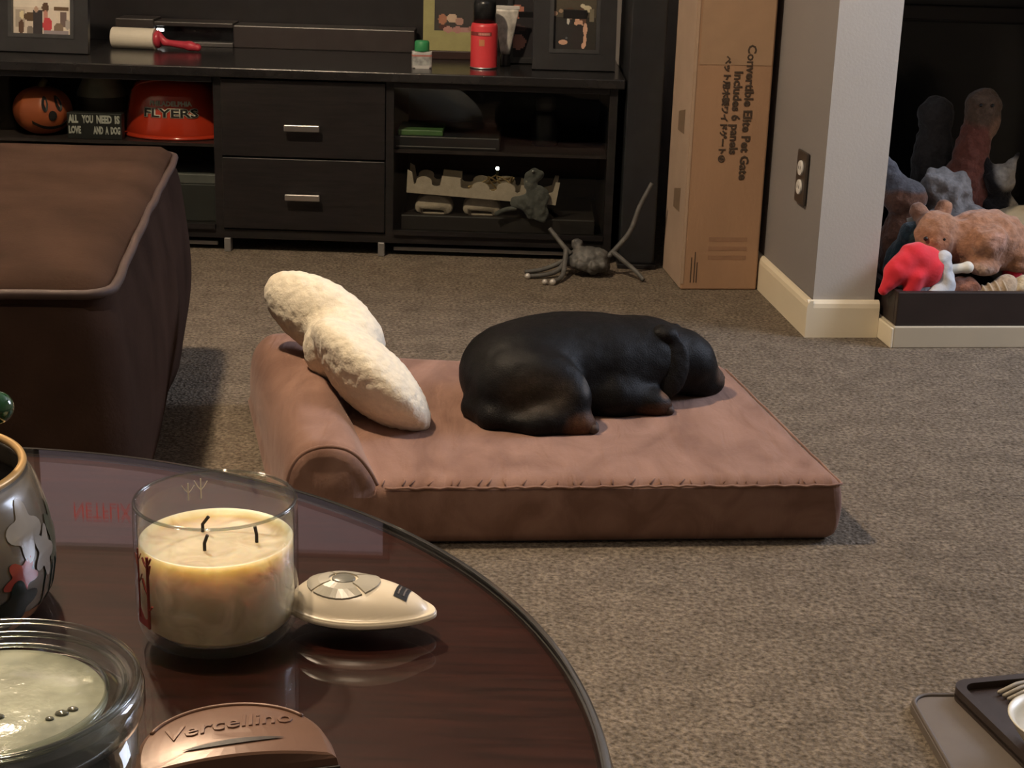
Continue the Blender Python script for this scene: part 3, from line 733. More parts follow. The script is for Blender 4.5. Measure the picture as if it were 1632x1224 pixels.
tr = thing('toy_tray', 'shallow dark brown open tray on the hearth holding the plush toys', 'tray', (.811, 3.275, .047), ha)
TB = M('tray_espresso', (.020, .012, .010), .5, var=.2, scale=12)
obj('front_wall', box(0, .46, 0, .016, 0, .074, .002), TB, tr); obj('back_wall', box(0, .46, .50, .516, 0, .074, .002), TB, tr)
obj('side_wall', box(0, .016, .016, .50, 0, .074, .002), TB, tr); obj('side_wall', box(.444, .46, .016, .50, 0, .074, .002), TB, tr)
obj('tray_floor', box(.016, .444, .016, .50, 0, .008), TB, tr)
PL = vcol('plush_fur', .95, bump=.6, bscale=170, sheen=.25, spec=.1, var=.28, vscale=110)
def plush(name, label, cat, loc, prims, color, k=.015, step=.005, rough=.005, rs=55, rz=0, scale=1):
    t_ = thing(name, label, cat, loc, rz); t_.scale = (scale,)*3
    obj('body', blob(prims, k, step, rough, rs, color=color), PL, t_)
    return t_
ZF = .055
TAN = (.29, .145, .085); TANP = (.40, .27, .20)
EYE = M('plastic_eye', (.01, .008, .007), .15)
# tan bear lying on its side in front
t = plush('teddy_bear', 'big tan teddy bear lying curled on top of the toy pile', 'plush toy', (1.000, 3.44, .140),
      [ell((.025, .0, .055), (.088, .07, .062)), ell((-.075, -.01, .062), (.05, .05, .052)), ell((-.088, -.04, .030), (.028, .024, .024)), ell((-.105, .02, .105), (.018, .014, .018)), ell((-.055, .03, .112), (.018, .014, .018)),
       ell((.015, -.062, .068), (.034, .020, .027), rotm(0, -20, 0)), ell((.01, -.06, .018), (.030, .022, .020)), ell((.085, -.03, .035), (.035, .03, .035))],
      lump_color(TAN, [((-.088, -.055, .026), (.026, .02, .022), (.40, .31, .22)), ((-.002, -.075, .012), (.03, .016, .016), TANP), ((.03, -.08, .072), (.026, .012, .02), (.42, .23, .16))]), k=.012, scale=1.12)
obj('nose', ball((-.098, -.064, .034), .006, s=(1.2, .8, .8)), EYE, t, smooth=True)
for x in (-.105, -.07): obj('eye', ball((x, -.055, .068), .0045), EYE, t, smooth=True)
# santa-hat toy
t = plush('santa_plush', 'grey plush dog wearing a red santa hat at the tray corner', 'plush toy', (.868, 3.354, ZF-.002),
      [ell((0, 0, .04), (.042, .035, .045)), ell((.005, -.026, .034), (.02, .012, .016))], flat((.24, .24, .25)), k=.012, scale=1.22)
b = blob([ell((.008, -.008, .088), (.040, .034, .038), rotm(0, -10, 0)), cap((-.012, -.010, .104), (-.045, -.026, .082), .030, .022), cap((-.045, -.026, .082), (-.066, -.036, .052), .020, .010), cap((-.012, -.030, .075), (-.020, -.036, .048), .020, .012)], .007, .004, .003, 50)
obj('hat', b, M('santa_red', (.62, .014, .028), .85, var=.15, bump=.3, sheen=.2), t)
obj('hat_trim', blob([cap((.036, -.016, .106), (.044, -.020, .062), .016), cap((.044, -.02, .062), (.020, -.036, .044), .015)], .01, .004, .004, 70), M('white_plush_trim', (.52, .52, .52), .95, bump=.5), t)
# white bone-shaped toy between
t = thing('white_chew_bone', 'white chew bone lying against the tan bear', 'chew toy', (.942, 3.342, .150), rot=(0, R(-9), 0))
obj('bone', blob([cap((-.026, 0, .01), (.026, 0, .01), .0105), ell((-.030, 0, .010), (.012, .012, .013)), ell((.030, 0, .010), (.012, .012, .013))], .006, .003), M('bone_white', (.62, .58, .48), .6, var=.06), t)
# brown slipper-like toy
plush('brown_plush', 'small chocolate brown plush below the white chew bone', 'plush toy', (.955, 3.36, ZF+.012),
      [ell((0, 0, .045), (.042, .032, .024), rotm(0, -8, 0)), ell((-.02, -.012, .022), (.026, .024, .02)), ell((.03, 0, .05), (.022, .022, .018))], lump_color((.19, .075, .042), [((-.02, -.03, .02), (.02, .014, .016), (.33, .17, .11))]))
# knitted beige toy
t = plush('knitted_plush', 'ribbed beige knitted toy at the front edge of the tray', 'plush toy', (1.025, 3.364, ZF),
      [cap((-.055, -.01, .022), (.03, -.006, .05), .026, .030), ell((.04, 0, .062), (.026, .026, .030)), ell((-.06, -.01, .014), (.022, .02, .014))], flat((.36, .27, .18)), rough=.0)
for q in np.linspace(-.045, .035, 7):
    z = .022+(q+.055)/.085*.028; rr = .0265+(q+.055)/.085*.004
    obj('knit_rib', tube([(q-.35*rr*math.cos(a), -.008-rr*math.sin(a)*.98, z+rr*math.cos(a)*.95) for a in np.linspace(-.3, PI*.85, 14)], .0028, 6), M('knit_yarn', (.40, .31, .21), .95, bump=.4), t, smooth=True)
# right-edge toys
t = plush('spotted_plush', 'cream plush with brown spots at the right of the tray', 'plush toy', (1.105, 3.36, ZF), [ell((0, 0, .05), (.038, .034, .042)), ell((-.02, -.02, .022), (.022, .02, .018)), ell((.03, 0, .085), (.022, .02, .02))],
      lump_color((.46, .38, .25), [((-.018, -.03, .055), (.011, .02, .011), (.13, .06, .03)), ((.004, -.03, .035), (.010, .02, .009), (.16, .07, .03)), ((-.028, -.02, .030), (.008, .02, .008), (.13, .06, .03)), ((.008, -.03, .072), (.009, .02, .008), (.13, .06, .03)), ((-.004, -.03, .050), (.006, .02, .006), (.13, .06, .03)), ((.022, -.03, .05), (.008, .02, .011), (.13, .06, .03))]))
plush('red_white_plush', 'little red plush with a white cuff beside the knitted toy', 'plush toy', (1.088, 3.41, ZF+.045), [ell((0, 0, .03), (.024, .022, .024)), ell((-.018, -.008, .004), (.022, .018, .013))],
      lump_color((.42, .015, .03), [((-.02, -.01, .0), (.028, .026, .016), (.44, .38, .28))]))
t = plush('white_plush', 'white plush with dark spots at the right edge above the spotted one', 'plush toy', (1.170, 3.45, .115), [ell((0, 0, .07), (.05, .045, .055)), ell((-.035, -.02, .022), (.03, .026, .024)), ell((-.02, -.02, .115), (.026, .024, .02))],
      lump_color((.50, .45, .35), [((-.04, -.03, .062), (.014, .03, .012), (.05, .04, .035)), ((-.015, -.04, .04), (.012, .03, .009), (.08, .06, .05)), ((-.03, -.03, .10), (.016, .03, .009), (.16, .12, .09))]))
one('cream_cushion', blob([ell((1.16, 3.60, .215), (.085, .06, .038)), ell((1.18, 3.60, .20), (.08, .06, .04)), ell((1.16, 3.6, .13), (.08, .06, .07))], .02, .006, .003), M('cream_cloth', (.40, .345, .24), .9, var=.08, bump=.2), 'cream cloth cushion at the right behind the tan bear', 'cushion')
# second row
t = plush('brown_bear', 'dark brown plush bear slumped against the divider wall', 'plush toy', (.885, 3.56, ZF),
      [ell((0, 0, .10), (.062, .055, .10)), ell((-.012, 0, .215), (.05, .045, .045)), ell((-.05, .0, .27), (.022, .018, .045), rotm(0, -30, 0)), ell((.03, -.03, .12), (.03, .026, .06))],
      lump_color((.13, .06, .036), [((-.05, -.01, .28), (.035, .05, .05), (.10, .10, .11)), ((.0, .0, .25), (.05, .06, .022), (.09, .085, .09))]))
t2 = thing('cloth_tag', 'white cloth tag sticking up beside the brown bear', 'tag', (.880, 3.475, .205), rot=(R(10), R(-20), 0))
obj('ribbon', box(-.008, .008, -.001, .001, 0, .042, .0005), M('white_ribbon', (.66, .63, .56), .7), t2); obj('stitching', box(-.008, .008, -.0015, .0015, .0, .004), M('ribbon_stitch', (.4, .38, .34), .8), t2)
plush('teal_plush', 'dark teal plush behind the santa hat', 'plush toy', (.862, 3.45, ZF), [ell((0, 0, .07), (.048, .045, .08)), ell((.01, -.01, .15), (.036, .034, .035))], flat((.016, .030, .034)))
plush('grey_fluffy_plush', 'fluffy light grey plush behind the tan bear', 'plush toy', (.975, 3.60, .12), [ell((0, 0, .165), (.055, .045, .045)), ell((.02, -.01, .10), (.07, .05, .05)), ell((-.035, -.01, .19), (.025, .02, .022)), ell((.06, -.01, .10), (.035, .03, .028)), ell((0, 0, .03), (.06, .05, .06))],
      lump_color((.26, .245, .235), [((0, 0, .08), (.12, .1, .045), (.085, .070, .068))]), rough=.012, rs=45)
t = plush('tall_brown_plush', 'tall floppy reddish brown plush propped upright at the back of the pile', 'plush toy', (1.036, 3.66, .06), [cap((-.02, 0, .05), (-.008, 0, .23), .05, .048), cap((-.008, 0, .23), (.012, 0, .36), .046, .036), ell((.014, -.005, .405), (.042, .036, .045)), ell((.036, -.012, .37), (.018, .018, .03)), ell((.03, -.01, .18), (.03, .03, .06))],
      lump_color((.17, .060, .042), [((.02, 0, .41), (.07, .08, .05), (.115, .075, .050)), ((.045, -.02, .36), (.02, .03, .03), (.24, .14, .09))]))
for x in (.0, .026): obj('eye', ball((x, -.041, .415), .004), EYE, t, smooth=True)
plush('white_face_plush', 'small dark plush with a white face right of the tall brown one', 'plush toy', (1.105, 3.64, .12), [ell((0, 0, .11), (.05, .04, .05)), ell((-.004, -.01, .185), (.036, .03, .036)), cap((.014, -.005, .205), (.032, -.005, .245), .014, .006), cap((-.03, -.005, .205), (-.04, -.005, .235), .012, .006), ell((.005, 0, .03), (.045, .04, .07))],
      lump_color((.018, .017, .018), [((.01, -.02, .205), (.032, .05, .04), (.42, .40, .36)), ((.045, -.02, .13), (.026, .04, .022), (.40, .35, .27))]))
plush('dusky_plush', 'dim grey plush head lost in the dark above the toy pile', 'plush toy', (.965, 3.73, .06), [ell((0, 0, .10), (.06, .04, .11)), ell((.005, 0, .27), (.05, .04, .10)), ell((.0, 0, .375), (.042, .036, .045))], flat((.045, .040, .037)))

# ================================================================== OTTOMAN
ot = thing('ottoman', 'large dark brown suede ottoman with piped top edge at the left', 'ottoman', (-.51, 1.925, 0), R(7.4))
SUE = M('chocolate_suede', (.036, .0205, .0145), .92, var=.22, scale=9, bump=.15, bscale=220, sheen=0, spec=.04)
def soft_box(x0, x1, y0, y1, z0, z1, r, nx, ny, nz, amp, fr, crown=0, bulge=0, seed=0):
    """rounded, slightly uneven upholstered block"""
    b_ = bmesh.new(); idx = {}
    def V(i, j, k):
        key = (i, j, k)
        if key in idx: return idx[key]
        u, v, w = i/nx, j/ny, k/nz
        p = Vector((x0+(x1-x0)*u, y0+(y1-y0)*v, z0+(z1-z0)*w))
        c = Vector((min(max(p.x, x0+r), x1-r), min(max(p.y, y0+r), y1-r), min(max(p.z, z0+r), z1-r)))
        d = p-c
        if d.length > 1e-9:
            m_ = max(abs(d.x), abs(d.y), abs(d.z)); p = c+d.normalized()*m_
        nrm = d.normalized() if d.length > 1e-9 else Vector((0, 0, 1))
        f = 4*u*(1-u)*4*v*(1-v)
        if k == nz: p.z += crown*f**.5
        s = math.sin(PI*w)
        p.x += bulge*s*(2*u-1)**3; p.y += bulge*s*(2*v-1)**3
        if k > 0: p += nrm*amp*mnoise.noise(Vector((p.x*fr+seed, p.y*fr, p.z*fr)))
        idx[key] = b_.verts.new(p); return idx[key]
    for i in range(nx):
        for j in range(ny):
            b_.faces.new((V(i, j, nz), V(i+1, j, nz), V(i+1, j+1, nz), V(i, j+1, nz))); b_.faces.new((V(i, j, 0), V(i, j+1, 0), V(i+1, j+1, 0), V(i+1, j, 0)))
    for i in range(nx):
        for k in range(nz):
            b_.faces.new((V(i, 0, k), V(i+1, 0, k), V(i+1, 0, k+1), V(i, 0, k+1))); b_.faces.new((V(i, ny, k), V(i, ny, k+1), V(i+1, ny, k+1), V(i+1, ny, k)))
    for j in range(ny):
        for k in range(nz):
            b_.faces.new((V(0, j, k), V(0, j, k+1), V(0, j+1, k+1), V(0, j+1, k))); b_.faces.new((V(nx, j, k), V(nx, j+1, k), V(nx, j+1, k+1), V(nx, j, k+1)))
    return b_
obj('base', soft_box(-.98, 0, 0, 1.03, .02, .425, .035, 30, 30, 16, .008, 6, bulge=.028), SUE, ot, smooth=True)
obj('top_cushion', soft_box(-.985, .004, -.004, 1.034, .375, .437, .028, 40, 40, 8, .006, 5, crown=.02, seed=3), SUE, ot, smooth=True)
pp = []
for x, y in rrect(-.985, .005, -.006, 1.036, .034, 6): pp.append(Vector((x, y, .421)))
dn = []
for a, c in zip(pp, pp[1:]+pp[:1]):
    k_ = max(1, int((c-a).length/.03)); dn += [a.lerp(c, i/k_) for i in range(k_)]
dn = [p+Vector((mnoise.noise(p*7)*.006, mnoise.noise(p*7+Vector((9, 0, 0)))*.004, mnoise.noise(p*9)*.004)) for p in dn]
obj('piping', tube(dn, .0065, 8, closed=True), M('suede_piping', (.046, .026, .021), .7, var=.15), ot, smooth=True)
for x, y in ((-.06, .07), (-.06, .96), (-.92, .07), (-.92, .96)): obj('foot', lathe([(0, 0), (.022, 0), (.028, .03), (0, .03)], 16), M('dark_foot', (.012, .008, .006), .5), ot, (x, y, 0))

# ================================================================== DOG BED
bd = thing('dog_bed', 'rose tan suede dog bed with a raised bolster along its left side', 'dog bed', (0, 0, 0))
def suede_bed():
    mt, nt, b = _bsdf('rose_suede'); N = nt.nodes; L = nt.links
    tc = N.new('ShaderNodeTexCoord')
    mp = N.new('ShaderNodeMapping'); mp.inputs['Rotation'].default_value = (0, 0, .6); mp.inputs['Scale'].default_value = (1, .45, 1); L.new(tc.outputs['Object'], mp.inputs[0])
    n1 = N.new('ShaderNodeTexNoise'); n1.inputs['Scale'].default_value = 11; n1.inputs['Detail'].default_value = 5; n1.inputs['Distortion'].default_value = 1.2; L.new(mp.outputs[0], n1.inputs['Vector'])
    n2 = N.new('ShaderNodeTexNoise'); n2.inputs['Scale'].default_value = 260; L.new(tc.outputs['Object'], n2.inputs['Vector'])
    cr = N.new('ShaderNodeValToRGB'); e = cr.color_ramp.elements
    e[0].position = .34; e[0].color = (.195, .106, .075, 1); e[1].position = .66; e[1].color = (.300, .175, .130, 1)
    L.new(n1.outputs['Fac'], cr.inputs[0]); L.new(cr.outputs[0], b.inputs['Base Color'])
    bp = N.new('ShaderNodeBump'); bp.inputs['Strength'].default_value = .12; bp.inputs['Distance'].default_value = .003
    m3 = N.new('ShaderNodeMapping'); m3.inputs['Rotation'].default_value = (0, 0, -.9); m3.inputs['Scale'].default_value = (3.2, .8, 1); L.new(tc.outputs['Object'], m3.inputs[0])
    n3 = N.new('ShaderNodeTexNoise'); n3.inputs['Scale'].default_value = 7; n3.inputs['Detail'].default_value = 3; n3.inputs['Distortion'].default_value = .8; L.new(m3.outputs[0], n3.inputs['Vector'])
    b3 = N.new('ShaderNodeBump'); b3.inputs['Strength'].default_value = .55; b3.inputs['Distance'].default_value = .012
    L.new(n3.outputs['Fac'], b3.inputs['Height']); L.new(b3.outputs[0], bp.inputs['Normal'])
    L.new(n2.outputs['Fac'], bp.inputs['Height']); L.new(bp.outputs[0], b.inputs['Normal'])
    b.inputs['Roughness'].default_value = .9; b.inputs['Sheen Weight'].default_value = .15; b.inputs['Specular IOR Level'].default_value = .15
    b.inputs['Sheen Tint'].default_value = (1, .8, .75, 1)
    return mt
BS = suede_bed()
FR_, FL_, BR_, BL_ = Vector((.492, 2.205)), Vector((-.315, 2.120)), Vector((.385, 2.785)), Vector((-.470, 2.755))
def skew(x, y): return FL_*(1-x)*(1-y)+FR_*x*(1-y)+BL_*(1-x)*y+BR_*x*y
b = soft_box(0, .82, 0, .60, 0, .097, .016, 72, 52, 10, .0, 9, crown=.004, bulge=.006)
for v in b.verts:
    p = skew(v.co.x/.82, v.co.y/.60); z = v.co.z
    if z > .05:
        z += .0035*mnoise.noise(Vector((p.x*7, p.y*7, 1)))+.0012*mnoise.noise(Vector((p.x*30, p.y*30, 5)))
        d = math.hypot((p.x-.10)/.22, (p.y-2.52)/.16)
        z -= .006*math.exp(-d*d)
    v.co = (p.x, p.y, z)
obj('mattress', b, BS, bd, smooth=True)
prof_b = [(0, .004), (-.006, .03), (-.005, .085), (.003, .122), (.020, .146), (.048, .157), (.078, .155), (.100, .142), (.118, .118), (.128, .098), (.132, .080), (.128, .01)]
pb = smooth_path([(x, 0, z) for x, z in prof_b], 4, closed=True)
b = bmesh.new(); rows = []; NR = 46
for i in range(NR+1):
    v = i/NR; e0 = min(v, 1-v)*.6; rnd = 1-.10*max(0, 1-e0/.016)**2
    row = []
    ht = 1-.10*v
    for p in pb:
        q = skew((p.x+.0)/.82*rnd+(.066/.82)*(1-rnd), v*1.012-.006)
        z = p.z*ht*(rnd if p.z > .09 else 1)
        z += .006*mnoise.noise(Vector((p.x*16, v*6, 3)))*(1 if p.z > .09 else 0)+.0025*mnoise.noise(Vector((p.x*40, v*22, 7)))*(1 if p.z > .06 else 0)
        row.append(b.verts.new((q.x, q.y, max(.002, z))))
    rows.append(row)
n = len(pb)
for a, c in zip(rows, rows[1:]):
    for k in range(n): b.faces.new((a[k], a[(k+1) % n], c[(k+1) % n], c[k]))
b.faces.new(rows[0][::-1]); b.faces.new(rows[-1])
obj('bolster', b, BS, bd, smooth=True)
# piped seam round the mattress top and round the bolster end
sm = []
for x, y in [(x, -.0) for x in np.linspace(.17, .99, 60)]+[(1.003, y) for y in np.linspace(.01, .99, 40)]:
    p = skew(x, y); sm.append(Vector((p.x, p.y-.002 if y == 0 else p.y, .090+.0012*math.sin(x*160)+.0015*mnoise.noise(Vector((p.x*20, p.y*20, 0))))))
obj('piping', tube(sm, .0020, 6), BS, bd, smooth=True)
es = [Vector((skew(p.x/.82, -.008).x, skew(p.x/.82, -.008).y-.001, p.z*.99)) for p in smooth_path([(x, 0, z) for x, z in prof_b[2:10]], 4)]
obj('piping', tube(es, .0030, 6), BS, bd, smooth=True)
rnd_ = random.Random(3)
for i in range(30):            # little puckers along the front seam
    x = .17+.82*i/30+rnd_.uniform(-.012, .012); p = skew(x, 0)
    obj('pucker', tube([(p.x, p.y+.003, .0925), (p.x+rnd_.uniform(-.004, .008), p.y+.012, .0965), (p.x+rnd_.uniform(0, .014), p.y+.026, .0965)], [.0012, .0016, .0006], 6), BS, bd, smooth=True)

# ================================================================== SHERPA PILLOW
t = thing('sherpa_pillow', 'cream fleece two-lobed pillow leaning on the bed bolster', 'pillow', (0, 0, 0))
SH = M('cream_sherpa', (.86, .77, .60), .95, var=.08, scale=90, bump=.4, bscale=230, sheen=.2, spec=.1)
ax1 = Vector((.185, -.105, -.075)); ax2 = Vector((.172, -.165, -.092))
obj('cushion', blob([ell((-.322, 2.600, .212), (.124, .056, .066), frame(ax1, 22)), ell((-.226, 2.432, .166), (.134, .044, .096), frame(ax2, 46)), ell((-.226, 2.425, .160), (.10, .050, .07), frame(ax2, 46)), ell((-.282, 2.525, .182), (.065, .050, .060))], .020, .0042, .0022, 90), SH, t)
sp = [Vector((-.226, 2.432, .166))+Vector(ax2.normalized())*.118*math.cos(a)+Vector((-.020, -.030, .055))*math.sin(a) for a in np.linspace(-.6, PI*.6, 18)]
obj('seam', tube(sp, .0035, 6), M('sherpa_seam', (.50, .42, .30), .95, bump=.6), t, smooth=True)

# ================================================================== DOG
dg_ = thing('dog', 'black and tan dog lying curled up asleep on the dog bed', 'dog', (0, 0, .094))
def dog_color(v):
    c = np.tile(np.array((.0060, .0056, .0056)), (len(v), 1))
    for ctr, r, col in [((.105, 2.388, .016), (.035, .03, .024), (.105, .050, .026)), ((.172, 2.478, .030), (.022, .02, .024), (.085, .045, .028)), ((.235, 2.49, .016), (.040, .03, .014), (.060, .028, .015)),
                        ((.252, 2.49, .036), (.010, .016, .007), (.11, .06, .035)), ((.352, 2.612, .040), (.022, .03, .020), (.075, .045, .03)),
                        ((.045, 2.385, .06), (.06, .03, .045), (.022, .017, .013)), ((.118, 2.40, .085), (.006, .03, .028), (.060, .055, .050))]:  # lighter thigh and thin knee line: highlights put into the coat colour
        d = np.linalg.norm((v-np.array(ctr))/np.array(r), axis=1); w = np.clip((1.2-d)/.5, 0, 1)[:, None]
        c = c*(1-w)+np.array(col)*w
    return c
body = [ell((.012, 2.500, .062), (.100, .110, .084)), ell((.065, 2.545, .070), (.10, .10, .080)), ell((.130, 2.570, .068), (.12, .098, .080)), ell((.215, 2.590, .064), (.085, .085, .074)),
        ell((.13, 2.490, .030), (.07, .035, .032)),                                                     # belly
        cap((.225, 2.585, .075), (.280, 2.600, .066), .056, .050),                                    # neck
        ell((.292, 2.598, .060), (.050, .047, .047)), cap((.308, 2.602, .050), (.343, 2.615, .026), .036, .021), ell((.322, 2.605, .020), (.032, .028, .020)),  # skull, muzzle, jaw
        ell((.032, 2.420, .058), (.088, .042, .062), rotm(0, -6, 0)),                                   # thigh
        cap((.100, 2.402, .050), (.060, 2.380, .020), .026, .021), cap((.045, 2.376, .019), (.105, 2.386, .016), .020, .017), ell((.112, 2.388, .015), (.022, .017, .015)),   # shank, hind foot
        cap((.205, 2.545, .055), (.172, 2.492, .032), .040, .030), cap((.172, 2.486, .026), (.230, 2.490, .021), .025, .020), ell((.240, 2.492, .017), (.024, .019, .017)),  # upper arm, forearm, paw
        cap((-.062, 2.44, .02), (-.03, 2.395, .017), .020, .017), cap((-.03, 2.395, .017), (.035, 2.368, .014), .017, .011)]  # tail
dm = blob(body, .022, .0042, .0009, 60, color=dog_color)
FUR = vcol('dog_coat', .5, bump=.25, bscale=420, spec=.12, sheen=.0, var=.3, vscale=140)
obj('body', dm, FUR, dg_)
obj('ear', blob([ell((.266, 2.527, .070), (.027, .010, .050), rotm(-22, 12, 0)), ell((.250, 2.556, .122), (.024, .022, .015))], .016, .0035, .001, 80, color=flat((.0072, .0065, .0065))), FUR, dg_)
obj('ear', blob([ell((.272, 2.645, .088), (.022, .012, .034), rotm(25, 10, 0))], .01, .004, .001, 80, color=flat((.0072, .0065, .0065))), FUR, dg_)
obj('nose', ball((.358, 2.617, .029), .0085, s=(.9, 1.1, .8)), M('dog_nose', (.012, .011, .012), .25), dg_, smooth=True)
obj('closed_eye', tube([(.322, 2.568, .068), (.330, 2.570, .064), (.338, 2.575, .064)], .0022, 6), M('dog_eyelid', (.03, .022, .018), .4), dg_, smooth=True)
for bx_, by_, n_ in ((.130, 2.382, 3), (.258, 2.486, 3)):
    for q in range(n_): obj('toe', ball((bx_, by_+.010*(q-1)+.005, .011), .0085, s=(1.2, .75, .95), u=12, v=8), M('dog_toe', (.05, .027, .017), .7, bump=.3), dg_, smooth=True)

# ================================================================== COFFEE TABLE
TZ = .465
tb = thing('coffee_table', 'round dark cherry coffee table with a glass top', 'table', (-.433, .757, 0))
def wood_mat():
    mt, nt, b = _bsdf('cherry_wood'); N = nt.nodes; L = nt.links
    tc = N.new('ShaderNodeTexCoord')
    mp = N.new('ShaderNodeMapping'); mp.inputs['Scale'].default_value = (2.5, 30, 6); mp.inputs['Rotation'].default_value = (0, 0, .35); L.new(tc.outputs['Object'], mp.inputs[0])
    n1 = N.new('ShaderNodeTexNoise'); n1.inputs['Scale'].default_value = 5; n1.inputs['Detail'].default_value = 6; n1.inputs['Distortion'].default_value = .6; L.new(mp.outputs[0], n1.inputs['Vector'])
    cr = N.new('ShaderNodeValToRGB'); e = cr.color_ramp.elements
    e[0].position = .3; e[0].color = (.016, .0042, .0030, 1); e[1].position = .72; e[1].color = (.047, .0115, .0078, 1)
    L.new(n1.outputs['Fac'], cr.inputs[0]); L.new(cr.outputs[0], b.inputs['Base Color'])
    b.inputs['Roughness'].default_value = .4; b.inputs['Specular IOR Level'].default_value = .15
    return mt
WD = wood_mat(); WDD = M('dark_cherry_edge', (.018, .008, .006), .22, var=.3, scale=30)
obj('wood_top', lathe([(0, -.036), (.470, -.036), (.488, -.032), (.497, -.022), (.499, -.014), (.496, -.0078), (.492, -.0068), (0, -.0068)], 160), WDD, tb, (0, 0, TZ), smooth=False)
obj('veneer', lathe([(0, -.0067), (.488, -.0067), (.488, -.0060), (0, -.0060)], 160), WD, tb, (0, 0, TZ))
obj('glass_top', lathe([(0, -.0058), (.490, -.0058), (.4935, -.0045), (.4945, -.0028), (.493, -.001), (.489, 0), (0, 0)], 160), thin_glass('table_glass', (.97, .98, .97), 1.34, .012), tb, (0, 0, TZ))
obj('glass_edge', lathe([(.4905, -.0052), (.4952, -.004), (.4956, -.0026), (.4945, -.0006), (.4905, -.0002)], 160, caps=False), M('glass_edge_grey', (.055, .05, .046), .12, var=.3, scale=8), tb, (0, 0, TZ), smooth=True)
obj('apron', lathe([(.36, -.10), (.38, -.10), (.38, -.036), (.36, -.036)], 96, caps=False), WDD, tb, (0, 0, TZ))
for a in (45, 135, 225, 315):
    c_, s_ = math.cos(R(a)), math.sin(R(a))
    obj('leg', tube(smooth_path([(c_*.34, s_*.34, TZ-.04), (c_*.345, s_*.345, .30), (c_*.33, s_*.33, .12), (c_*.37, s_*.37, .0)], 6), .026, 12), WDD, tb, smooth=True)
obj('lower_shelf', lathe([(0, .10), (.30, .10), (.31, .11), (.30, .12), (0, .12)], 64), WDD, tb)

# ================================================================== CANDLE
cd = thing('jar_candle', 'three-wick cream candle in a clear glass jar with printed red trees', 'candle', (-.183, .925, TZ))
CG = thin_glass('candle_glass', (.97, .975, .97), 1.45, .015)
obj('jar', lathe([(0, .0), (.040, .0), (.0465, .003), (.0498, .010), (.0510, .022), (.0512, .075), (.0508, .0885), (.0502, .0905), (.0492, .0905), (.0486, .0885), (.0488, .075), (.0486, .022), (.047, .012), (.042, .0075), (0, .0075)], 72), CG, cd, smooth=True)
obj('rim', tube([(.0498*math.cos(a), .0498*math.sin(a), .0903) for a in np.linspace(0, 2*PI, 72, endpoint=False)], .0011, 8, closed=True), thin_glass('rim_glass', (.75, .77, .76), 1.9, .05), cd, smooth=True)
def wax_mat():
    mt, nt, b = _bsdf('cream_wax'); N = nt.nodes; L = nt.links
    tc = N.new('ShaderNodeTexCoord'); n1 = N.new('ShaderNodeTexNoise'); n1.inputs['Scale'].default_value = 45; n1.inputs['Detail'].default_value = 2; n1.inputs['Distortion'].default_value = 1.5
    L.new(tc.outputs['Object'], n1.inputs['Vector'])
    cr = N.new('ShaderNodeValToRGB'); e = cr.color_ramp.elements
    e[0].position = .3; e[0].color = (.52, .43, .285, 1); e[1].position = .6; e[1].color = (.68, .59, .425, 1)
    L.new(n1.outputs['Fac'], cr.inputs[0]); L.new(cr.outputs[0], b.inputs['Base Color'])
    bp = N.new('ShaderNodeBump'); bp.inputs['Strength'].default_value = .3; bp.inputs['Distance'].default_value = .003
    L.new(n1.outputs['Fac'], bp.inputs['Height']); L.new(bp.outputs[0], b.inputs['Normal'])
    b.inputs['Roughness'].default_value = .45; b.inputs['Subsurface Weight'].default_value = .9
    b.inputs['Subsurface Radius'].default_value = (1, .6, .3); b.inputs['Subsurface Scale'].default_value = .03
    return mt
WAX = wax_mat()
wz = .0585
b = lathe([(0, .0082), (.041, .0082), (.0462, .0128), (.0478, .022), (.0480, wz+.006), (.0470, wz+.0065), (.0445, wz+.002), (.038, wz-.001), (.02, wz), (0, wz)], 72)
obj('wax', b, WAX, cd, smooth=True)
for i, (x, y) in enumerate(((-.013, .022), (.024, .008), (-.006, -.008))):
    dx = (.004, -.001, .002)[i]
    obj('wick', tube([(x, y, wz-.002), (x, y, wz+.005), (x+dx, y, wz+.0105)], .0011, 8), M('burnt_wick', (.018, .012, .008), .8), cd)
ADR = M('printed_tree_red', (.20, .030, .018), .5, var=.2); AFR = M('frosted_tree_print', (.50, .47, .40), .6)
def tree(ang, z0, z1, mat, s=1, inner=False, branches=()):
    r_ = .0484 if inner else .0516
    P = lambda a, z: (r_*math.cos(R(a)), r_*math.sin(R(a)), z)
    tr_ = obj('printed_tree', tube([P(ang, z0+(z1-z0)*q) for q in np.linspace(0, 1, 8)], .0007*s, 6), mat, cd)
    for z, da, dz in branches: obj('printed_branch', tube([P(ang, z), P(ang+da*.5, z+dz*.4), P(ang+da, z+dz)], .0005*s, 5), mat, tr_)
tree(227, .018, .066, ADR, 1.4, branches=((.060, 4, .006), (.058, -6, .006), (.040, -7, .010), (.030, 4, .004), (.052, 3, .009)))
tree(214, .022, .068, ADR, .8, branches=((.055, -6, .008), (.06, 5, .006), (.045, 6, .008)))
tree(112, .072, .086, AFR, .7, True, ((.078, 5, .007), (.078, -5, .006)))
tree(122, .072, .084, AFR, .6, True, ((.077, 5, .006), (.077, -5, .005)))
lb = bmesh.new(); vs0 = []
for i in range(9):
    a = R(211+16*i/8); vs0.append((lb.verts.new((.0516*math.cos(a), .0516*math.sin(a), .018)), lb.verts.new((.0516*math.cos(a), .0516*math.sin(a), .026+.003*math.sin(i*.8)))))
for a, c in zip(vs0, vs0[1:]): lb.faces.new((a[0], c[0], c[1], a[1]))
obj('printed_bush', lb, M('printed_bush_red', (.24, .03, .028), .5), cd)

